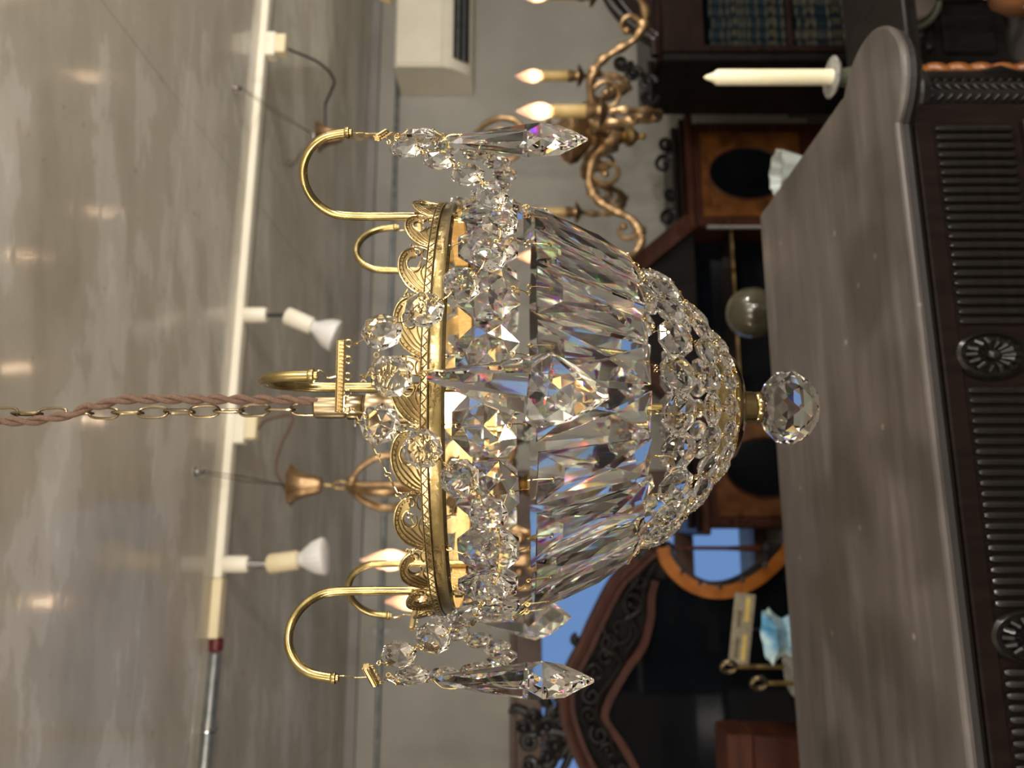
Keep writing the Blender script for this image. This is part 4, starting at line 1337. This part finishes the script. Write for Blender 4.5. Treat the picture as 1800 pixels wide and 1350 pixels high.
# thin stamped sheet between the ribs
edge_o = spline([Vector((a, b, 0)) for a, b in R1_[:8]], 4)
edge_i = spline([Vector((a, b, 0)) for a, b in [(0.40, 0.0), (0.48, 0.18), (0.47, 0.34), (0.46, 0.50), (0.52, 0.63), (0.60, 0.69), (0.68, 0.64), (0.76, 0.46)]], 4)
m_ = len(edge_o)
vs_ = []
for off in (0.0003, -0.0003):
    for i in range(m_):
        vs_.append(crown_pt(edge_o[i].x, edge_o[i].y, off))
        vs_.append(crown_pt(edge_i[i].x, edge_i[i].y, off))
fs_ = []
for i in range(m_ - 1):
    fs_.append((2 * i, 2 * i + 1, 2 * i + 3, 2 * i + 2))
    q = 2 * m_
    fs_.append((q + 2 * i, q + 2 * i + 2, q + 2 * i + 3, q + 2 * i + 1))
n_sheet0 = len(leaf.f)
leaf.add(vs_, fs_)
n_sheet1 = len(leaf.f)
for i in range(0, 34, 2):                  # pearled edge
    p = s1[min(i, len(s1) - 1)]
    if i < len(s1) - 14:
        c = crown_pt(p.x * 0.90 + 0.046, p.y * 0.93, 0.0006)
        leaf.ball(c, 0.00052, 6, 4)
for c_, r_ in (((0.96, 0.75), 0.0009), ((1.0, 0.92), 0.0010), ((1.0, 0.55), 0.0008), ((0.99, 0.35), 0.0009)):
    leaf.ball(crown_pt(c_[0], c_[1] * 0.72, 0.0002), r_, 6, 4)
rib(leaf, [(0.93, 0.04), (0.985, 0.3), (1.0, 0.62)], 0.0008, 0.0005)
leaf_me = leaf.mesh('crown_leaf', M['brass_etched'], True)
leaf_me.materials.append(M['brass_dark'])
for q in range(n_sheet0, n_sheet1):
    leaf_me.polygons[q].material_index = 1
for k in range(NU):
    put('crown_leaf', leaf_me, ch, Matrix.Rotation(DA * (k + 0.35), 4, 'Z'))

# six hooked tube arms
ARM_A = [rad(6.3 + 60 * k) for k in range(6)]
pts = [Vector((0, -0.1435, 0.034)), Vector((0, -0.1435, 0.060)), Vector((0, -0.1435, 0.088)), Vector((0, -0.1438, 0.108))]
for i in range(1, 12):
    t = PI - PI * i / 11 * 0.97
    pts.append(Vector((0, -(0.1705 + 0.0267 * math.cos(t)), 0.111 + 0.0275 * math.sin(t))))
pts.append(Vector((0, -0.1980, 0.1065)))
arm_me = MB().tube(spline(pts, 3), 0.0029, 12).mesh('hook_arm', M['brass_tube'], True)
tip_me = MB().lathe([(0.0023, -0.0015), (0.0023, 0.0), (0.0037, 0.0004), (0.0037, 0.0022), (0.0030, 0.0032)], 12).mesh('arm_tip', M['brass_tube'], True)
nut_me = MB().lathe([(0.0030, 0.0), (0.0042, 0.0), (0.0042, 0.0048), (0.0030, 0.0048)], 6).mesh('arm_nut', M['brass'], False)
wire_me = MB().tube(spline([Vector((0, 0, 0.0)), Vector((0.0028, 0, -0.004)), Vector((0.0012, 0, -0.009)), Vector((-0.001, 0, -0.012)), Vector((0, 0, -0.019))], 5), 0.00042, 6).mesh('hook_wire', M['gold'], True)
# gilt spacer bar with five rings
bar = MB()
bar.box(-0.0182, 0.0182, -0.0016, 0.0016, -0.0019, 0.0019, 0.0004)
for z in (-0.0017, 0.0017):
    bar.tube([(-0.0182, -0.0014, z), (0.0182, -0.0014, z)], 0.00055, 6)
    for k in range(19):
        bar.ball((-0.0175 + 0.035 * k / 18, -0.0019, z * 0.25), 0.00062, 5, 4)
bar_me = bar.mesh('spacer_bar', M['gold'], True)
ring_me = MB().torus((0, 0, 0), 0.0017, 0.00042, 12, 6, (0, 1, 0)).mesh('bar_ring', M['gold'], True)
ZBAR = 0.0845
RBAR = 0.1962
for a in ARM_A:
    Rz = Matrix.Rotation(a, 4, 'Z')
    low = -0.008 if a == ARM_A[0] else 0.0
    ao = put('hook_arm', arm_me, ch, Rz @ Matrix.Translation((0, 0, low)))
    put('arm_tip', tip_me, ao, Matrix.Translation((0, -0.1980, 0.1052)))
    put('arm_nut', nut_me, ao, Matrix.Translation((0, -0.1435, 0.0312)))
    put('hook_wire', wire_me, ao, Matrix.Translation((0, -0.1975, 0.1058)) @ Matrix.Diagonal((1, 1, 1 + low * 50, 1)))
    bo = put('spacer_bar', bar_me, ch, Rz @ Matrix.Translation((0, -RBAR, ZBAR)))
    for k in range(5):
        put('bar_ring', ring_me, bo, Matrix.Translation((-0.0168 + 0.0084 * k, 0, -0.0034)))

# centre: cord grip, lamp holder, rod, lit bulb
MB().lathe([(0.0078, 0.1245), (0.0086, 0.1265), (0.0086, 0.1475), (0.0074, 0.1490), (0.0, 0.1490)], 28).build('cord_grip', M['nickel_brass'], ch, True)
MB().lathe([(0.0088, 0.1120), (0.0095, 0.1130), (0.0095, 0.1235), (0.0086, 0.1245)], 28).build('collar', M['bronze'], ch, True)
MB().lathe([(0.0060, 0.073), (0.0125, 0.075), (0.0130, 0.086), (0.0105, 0.088), (0.0105, 0.096), (0.0120, 0.098), (0.0120, 0.109), (0.0088, 0.1118)], 28).build('lamp_holder', M['nickel_brass'], ch, True)
MB().tube([(0.0086, -0.002, 0.1185), (0.0125, -0.003, 0.1185)], 0.0013, 8).ball((0.0135, -0.0032, 0.1185), 0.002, 8, 6).build('grip_screw', M['chrome'], ch, True, M=Matrix.Rotation(PI, 4, 'Z'))
blb = MB().lathe([(0.0085, 0.0735), (0.0100, 0.069), (0.0142, 0.060), (0.0160, 0.051), (0.0140, 0.041), (0.0080, 0.0345), (0.0, 0.0325)][::-1], 24).build('bulb', M['bulb_frost'], ch, True)
MB().ball((0, 0, 0.051), 0.0065, 12, 10, 1, 1, 1.5).build('filament', M['bulb_hot'], blb, True)

# spokes that carry the ring
for k in range(3):
    a = rad(-32 + 120 * k)
    p0, p1 = pol(0.0095, a, 0.1165), pol(0.1425, a, 0.0525)
    dd = p1 - p0
    n_ = 13
    for i in range(n_):
        c = p0 + dd * ((i + 0.5) / n_)
        Mx = frame(c, dd, pol(0, a, 1) if i % 2 else pol(1, a + PI / 2, 0))
        lk = MB()
        lk.tube([(0, 0, -0.0032), (0, 0, 0.0032)], 0.00045, 5)
        lk.torus((0, 0, 0.0048), 0.0019, 0.00045, 10, 5, (0, 1, 0))
        lk.build('fine_chain_link', M['gold'], ch, True, M=Mx)

# suspension chain up to the ceiling hook
x_ch = 0.0035
link = MB()
lp_ = []
for i in range(28):
    t = 2 * PI * i / 28
    lp_.append(Vector((0.0044 * math.copysign(abs(math.cos(t)) ** 0.8, math.cos(t)), 0, 0.0082 * math.sin(t) + (0.0030 if math.sin(t) > 0 else -0.0030) * (1 if abs(math.sin(t)) > 0.15 else abs(math.sin(t)) / .15))))
link.tube(lp_, 0.00105, 8, closed=True)
link_me = link.mesh('chain_link', M['bronze'], True)
PITCH = 0.0192
z = 0.1475 + 0.0085
i = 0
top_z = 0.8
rnd = random.Random(3)
while z < top_z - 0.008:
    f = min(1.0, (z - 0.14) / 0.36)
    xo = -0.0010 - 0.004 * math.sin(f * 2.2)
    put('chain_link', link_me, ch, Matrix.Translation((xo, 0.0012 * math.sin(i * 1.7), z)) @ Matrix.Rotation(rad(18 + 78 * (i % 2) + rnd.uniform(-16, 16)), 4, 'Z') @ Matrix.Rotation(rad(rnd.uniform(-4, 4)), 4, 'Y'))
    z += PITCH
    i += 1
MB().lathe([(0.0, 0.793), (0.03, 0.794), (0.034, 0.7998), (0, 0.7998)], 20).torus((0, 0, 0.786), 0.008, 0.0018, 16, 6, (0, 1, 0)).build('ceiling_hook', M['nickel_brass'], ch, True)
# twisted pair of cloth-covered flex weaving past the chain
cz_ = [(0.1440, 0.0045), (0.170, 0.0058), (0.24, 0.0062), (0.29, 0.0062), (0.315, 0.001), (0.335, -0.0065), (0.365, -0.0105), (0.40, -0.0095), (0.47, -0.005), (0.55, 0.006), (0.65, 0.002), (0.797, 0.004)]


def cord_x(z):
    for (a, xa), (b, xb) in zip(cz_, cz_[1:]):
        if z <= b:
            t = (z - a) / (b - a)
            t = t * t * (3 - 2 * t)
            return xa + (xb - xa) * t
    return cz_[-1][1]


for sgn in (0, PI):
    pts = []
    for i in range(520):
        z = 0.1455 + (0.797 - 0.1455) * i / 519
        ph = 2 * PI * z / 0.034 + sgn
        rr = 0.0019 * min(1, 0.35 + (z - 0.1455) / 0.02)
        pts.append(Vector((cord_x(z) + rr * math.cos(ph), -0.0048 + rr * math.sin(ph), z)))
    MB().tube(pts, 0.00205, 8).build('cord_strand', M['cloth_cord'], ch, 'all')

# ----- crystal pieces
T8 = [2 * PI * (k + 0.5) / 8 for k in range(8)]


def octagon(R, th, ri=0.56, girdle=0.22, back=1.0):
    mb = MB()
    g0 = th * girdle
    vs_ = []
    for sgn in (-1, 1):                    # -1 is the front (towards -y)
        g = g0
        th_ = th if sgn < 0 else g0 + (th - g0) * back
        vs_ += [(R * math.cos(a), sgn * g, R * math.sin(a)) for a in T8]
        vs_ += [(R * ri * math.cos(a + PI / 8), sgn * th_ * 0.84, R * ri * math.sin(a + PI / 8)) for a in T8]
        vs_.append((0, sgn * th_, 0))
    fs_ = []
    for s_, o in ((0, 0), (1, 17)):
        for k in range(8):
            l = (k + 1) % 8
            quads = [(o + k, o + l, o + 8 + k), (o + l, o + 8 + l, o + 8 + k), (o + 8 + k, o + 8 + l, o + 16)]
            for q in quads:
                fs_.append(q if s_ == 0 else q[::-1])
    for k in range(8):
        l = (k + 1) % 8
        fs_.append((k, 17 + k, 17 + l, l))
    return mb.add(vs_, fs_)


oct_big = octagon(0.0196, 0.0066, 0.60, back=0.3).mesh('octagon_crystal', M['crystal'])
oct_mid = octagon(0.0106, 0.0050).mesh('octagon_bead', M['bead_glass'])
oct_row = octagon(0.0141, 0.0058).mesh('octagon_bead', M['bead_glass'])
oct_sm = octagon(0.0110, 0.0048).mesh('octagon_bead', M['bead_glass'])
oct_xs = octagon(0.0082, 0.0040).mesh('octagon_bead', M['bead_glass'])


def prism_bar(L_, w1, w2, t):
    """hanging bar: rectangular outline tapering down, faces cut to a peak below the middle"""
    vs_ = []
    g = t * 0.12
    for sg in (-1, 1):
        t_ = t
        if sg > 0:
            t = g + (t - g) * 0.3
        vs_ += [(-w1 / 2, sg * g, 0), (w1 / 2, sg * g, 0), (w2 / 2, sg * g, -L_), (-w2 / 2, sg * g, -L_),
                (-w1 * 0.17, sg * t * 0.62, -L_ * 0.20), (w1 * 0.17, sg * t * 0.62, -L_ * 0.20), (0, sg * t, -L_ * 0.62), (0, sg * t * 0.55, -L_ * 0.93)]
        t = t_
    f = [(0, 4, 5, 1), (0, 3, 6), (0, 6, 4), (1, 6, 2), (1, 5, 6), (4, 6, 5), (3, 7, 6), (2, 6, 7), (3, 2, 7)]
    fs_ = list(f) + [tuple(i + 8 for i in q[::-1]) for q in f]
    for a, b in ((0, 1), (1, 2), (2, 3), (3, 0)):
        fs_.append((a, b, b + 8, a + 8))
    return MB().add(vs_, fs_)


prism_me = prism_bar(0.0790, 0.0330, 0.0252, 0.0060).mesh('prism_crystal', M['crystal'])


def spear(L_, w, t):
    """flat faceted spear drop hanging down from its pierced tip"""
    levels = [(0.0, 0.13, 0.30, 0), (0.10, 0.24, 0.42, 0), (0.56, 0.86, 0.86, 0), (0.66, 1.0, 1.0, 0.5), (0.80, 0.74, 0.78, 0), (0.92, 0.36, 0.42, 0.5), (1.0, 0.06, 0.10, 0)]
    vs_ = []
    n = 6
    for tt, sx, sy, off in levels:
        for k in range(n):
            a = 2 * PI * (k + off) / n
            vs_.append((w / 2 * sx * math.cos(a), t / 2 * sy * math.sin(a) / math.sin(PI / 3), -L_ * tt))
    fs_ = [tuple(range(n))]
    for i in range(len(levels) - 1):
        same = levels[i][3] == levels[i + 1][3]
        up = levels[i + 1][3] > levels[i][3]
        for k in range(n):
            l = (k + 1) % n
            a, b, c, d = i * n + k, i * n + l, (i + 1) * n + k, (i + 1) * n + l
            if same:
                fs_.append((a, c, d, b))
            elif up:
                fs_ += [(a, c, b), (b, c, d)]
            else:
                fs_ += [(a, c, d), (a, d, b)]
    m0 = (len(levels) - 1) * n
    fs_.append(tuple(m0 + k for k in range(n))[::-1])
    return MB().add(vs_, fs_)


spear_me = spear(0.0905, 0.0425, 0.0195).mesh('spear_crystal', M['crystal'])

pin_cache = {}


def pin(parent, R, th, k=0.72, pieces=(1, -1)):
    """the gold wire curls in a bead's holes and the link to the next bead"""
    for sg in pieces:
        key = (R, th, k, sg)
        if key not in pin_cache:
            mb = MB()
            rr = max(0.0008, min(0.00165, R * 0.105))
            y = -th * 0.70
            mb.torus((0, y, sg * k * R), rr, 0.00036, 10, 5, (0, 1, 0.30 * sg))
            mb.tube([(0.0006, y, sg * k * R), (0.0006, -th * 0.25, sg * R * 1.02), (0, 0, sg * (R + 0.0028))], 0.00036, 5)
            mb.torus((0, 0, sg * (R + 0.0036)), 0.0013, 0.00036, 9, 5, (1, 0.4, 0))
            pin_cache[key] = mb.mesh('wire_pin', M['gold'], True)
        put('wire_pin', pin_cache[key], parent)


FRONT = lambda a: math.cos(a) > -0.15
rj_ = random.Random(11)
# ring of 24 large octagons under the band
for k in range(24):
    a = rad(-2 + 15 * k)
    jit = rad(rj_.uniform(-4, 4))
    o = put('octagon_crystal', oct_big, ch, frame(pol(0.1487 + rj_.uniform(-.0012, .0012), a, 0.0136 + rj_.uniform(-.0012, .0012)), (0, 0, 1), pol(1, a + jit, 0.0)) @ Matrix.Rotation(rad(rj_.uniform(-3, 3)), 4, 'Y'))
    if FRONT(a):
        pin(o, 0.0196, 0.0066)
# 24 prisms leaning inwards below them
pt_r, pt_z, pb_r, pb_z = 0.1455, -0.0155, 0.1085, -0.0862
for k in range(24):
    a = rad(0.5 + 15 * k)
    p0 = pol(pt_r, a, pt_z)
    dn = pol(pb_r, a, pb_z) - p0
    jit = rad(rj_.uniform(-5, 5))
    o = put('prism_crystal', prism_me, ch, frame(p0, -dn, pol(1, a + jit, 0.0)))
    if FRONT(a):
        key = 'prism'
        for sg, z0 in ((1, -0.0075), (-1, -0.0742)):
            if (key, sg) not in pin_cache:
                mb = MB()
                y = -0.0042
                mb.torus((0, y, z0), 0.0013, 0.00036, 10, 5, (0, 1, 0.2 * sg))
                ze = 0.0 if sg > 0 else -0.079
                mb.tube([(0.0006, y, z0), (0.0006, -0.0015, ze), (0, 0, ze + sg * 0.0042)], 0.00036, 5)
                mb.torus((0, 0, ze + sg * 0.0050), 0.0014, 0.00036, 9, 5, (1, 0.5, 0))
                pin_cache[(key, sg)] = mb.mesh('wire_pin', M['gold'], True)
            put('wire_pin', pin_cache[(key, sg)], o)
# three bead rows closing the basket
rows = [(24, 0.0955, -0.1058, 0.0141, 0.0058, oct_row, -0.5, 0.020, 0.5), (22, 0.0715, -0.1328, 0.0110, 0.0048, oct_sm, 1.0, 0.025, 1.0), (18, 0.0510, -0.1510, 0.0082, 0.0040, oct_xs, 3.0, 0.025, 0.0)]
for (n, r, z, R, th, me, a0, _, _) in rows:
    slope = {24: (0.55, 1), 22: (1.05, 1), 18: (1.2, 1)}[n]
    for k in range(n):
        a = rad(a0) + 2 * PI * k / n
        t = pol(slope[0], a, 0) + Vector((0, 0, slope[1]))
        nn = pol(slope[1], a + rad(rj_.uniform(-12, 12)), -slope[0])
        o = put('octagon_bead', me, ch, frame(pol(r, a, z), t, nn))
        if FRONT(a):
            pin(o, R, th, 0.66)
# brass dish, stem and crystal ball finial
MB().lathe([(0.0, -0.1690), (0.012, -0.1690), (0.030, -0.1678), (0.0385, -0.1640), (0.0412, -0.1600), (0.0405, -0.1585), (0.0395, -0.1600), (0.0370, -0.1622), (0.0290, -0.1655), (0.0, -0.1665)], 64).build('dish', M['brass'], ch, True)
hk = MB().tube([pol(0.0398, 2 * PI * k / 18, -0.1575) for k in range(18)], 0.0006, 6, closed=True)
hk.build('dish_wire', M['gold'], ch, True)
MB().tube([(0, 0, -0.1668), (0, 0, 0.033)], 0.0032, 12).build('centre_rod', M['brass_tube'], ch, True)
MB().lathe([(0.0095, -0.1872), (0.0118, -0.1868), (0.0122, -0.1840), (0.0112, -0.1822), (0.0122, -0.1800), (0.0122, -0.1720), (0.0132, -0.1690), (0.0100, -0.1685)], 28).build('stem_collar', M['brass'], ch, True)
fb = MB()
lv = [(0.0098, -0.1868, 0), (0.0092, -0.1890, 0), (0.0185, -0.1915, 0.5), (0.0262, -0.1985, 0), (0.0290, -0.2075, 0.5), (0.0256, -0.2170, 0), (0.0180, -0.2245, 0.5), (0.0080, -0.2288, 0)]
vs_ = []
n = 10
for r, z, off in lv:
    vs_ += [(r * math.cos(2 * PI * (k + off) / n), r * math.sin(2 * PI * (k + off) / n), z) for k in range(n)]
fs_ = [tuple(range(n))]
for i in range(len(lv) - 1):
    for k in range(n):
        l = (k + 1) % n
        a, b, c, d = i * n + k, i * n + l, (i + 1) * n + k, (i + 1) * n + l
        if lv[i][2] == lv[i + 1][2]:
            fs_.append((a, c, d, b))
        elif lv[i + 1][2] > lv[i][2]:
            fs_ += [(a, c, b), (b, c, d)]
        else:
            fs_ += [(a, c, d), (a, d, b)]
fs_.append(tuple((len(lv) - 1) * n + k for k in range(n))[::-1])
fb.add(vs_, fs_)
fb.build('finial_ball', M['crystal'], ch, label='faceted crystal ball finial')

# six spear drops, each under a small bead, and swags of octagons between the bars
for i, a in enumerate(ARM_A):
    tw = rad([20, -8, 30, 10, -25, -30][i])
    p = pol(RBAR, a, 0.0590)
    o = put('octagon_bead', oct_mid, ch, frame(p, (0, 0, 1), pol(1, a + rad(rj_.uniform(-12, 12)), 0)) @ Matrix.Scale(1.04, 4))
    if FRONT(a):
        pin(o, 0.0106, 0.0050)
    elif True:
        pin(o, 0.0106, 0.0050, pieces=(1,))
    lean = [(0.035, 0.12), (0.0, -0.015), (0, 0), (0, 0), (0, 0), (0.03, 0.0)][i]
    s_ = put('spear_crystal', spear_me, ch, frame(pol(RBAR + (0.003 if i != 1 else -0.004), a, 0.0405), (lean[1], 0, 1), pol(1, a + tw, 0)))
    pr = MB()
    pr.torus((0, -0.0044, -0.0075), 0.0017, 0.0004, 12, 6, (0, 1, 0.25))
    pr.tube(spline([Vector((0.001, -0.0044, -0.0075)), Vector((0.0008, -0.004, 0.0)), Vector((0, 0, 0.0055))], 4), 0.0004, 5)
    pr.build('wire_pin', M['gold'], s_, True)
for i in range(6):
    a1, a2 = ARM_A[i], ARM_A[(i + 1) % 6]
    e1 = Matrix.Rotation(a1, 3, 'Z') @ Vector((0.0168, -RBAR, 0)) + Vector((0, 0, ZBAR - 0.0055))
    e2 = Matrix.Rotation(a2, 3, 'Z') @ Vector((-0.0168, -RBAR, 0)) + Vector((0, 0, ZBAR - 0.0055))
    NB = 9
    sag = 0.073

    def sw(t):
        p = e1.lerp(e2, t)
        h = Vector((p.x, p.y, 0))
        # the chain bows outward over the ring and hangs down
        h = h.normalized() * (h.length - 0.002 + 0.006 * math.sin(PI * t))
        u_ = 2 * t - 1
        return Vector((h.x, h.y, p.z - sag * (1 - abs(u_) ** 2.1)))
    fine = [sw(k / 400) for k in range(401)]
    ln = [0.0]
    for q, r_ in zip(fine, fine[1:]):
        ln.append(ln[-1] + (r_ - q).length)
    for b in range(NB):
        s_ = ln[-1] * (b + 0.62) / (NB + 0.24)
        k = min(range(401), key=lambda j: abs(ln[j] - s_))
        p = fine[k]
        t = fine[min(k + 6, 400)] - fine[max(k - 6, 0)]
        am = math.atan2(p.x, -p.y)
        nn = pol(1, am + rad(rj_.uniform(-28, 28)), 0.25 * rj_.uniform(-1, 1))
        o = put('octagon_bead', oct_mid, ch, frame(p, t, nn))
        if FRONT(am):
            pin(o, 0.0106, 0.0050)
        else:
            pin(o, 0.0106, 0.0050, pieces=(1,))
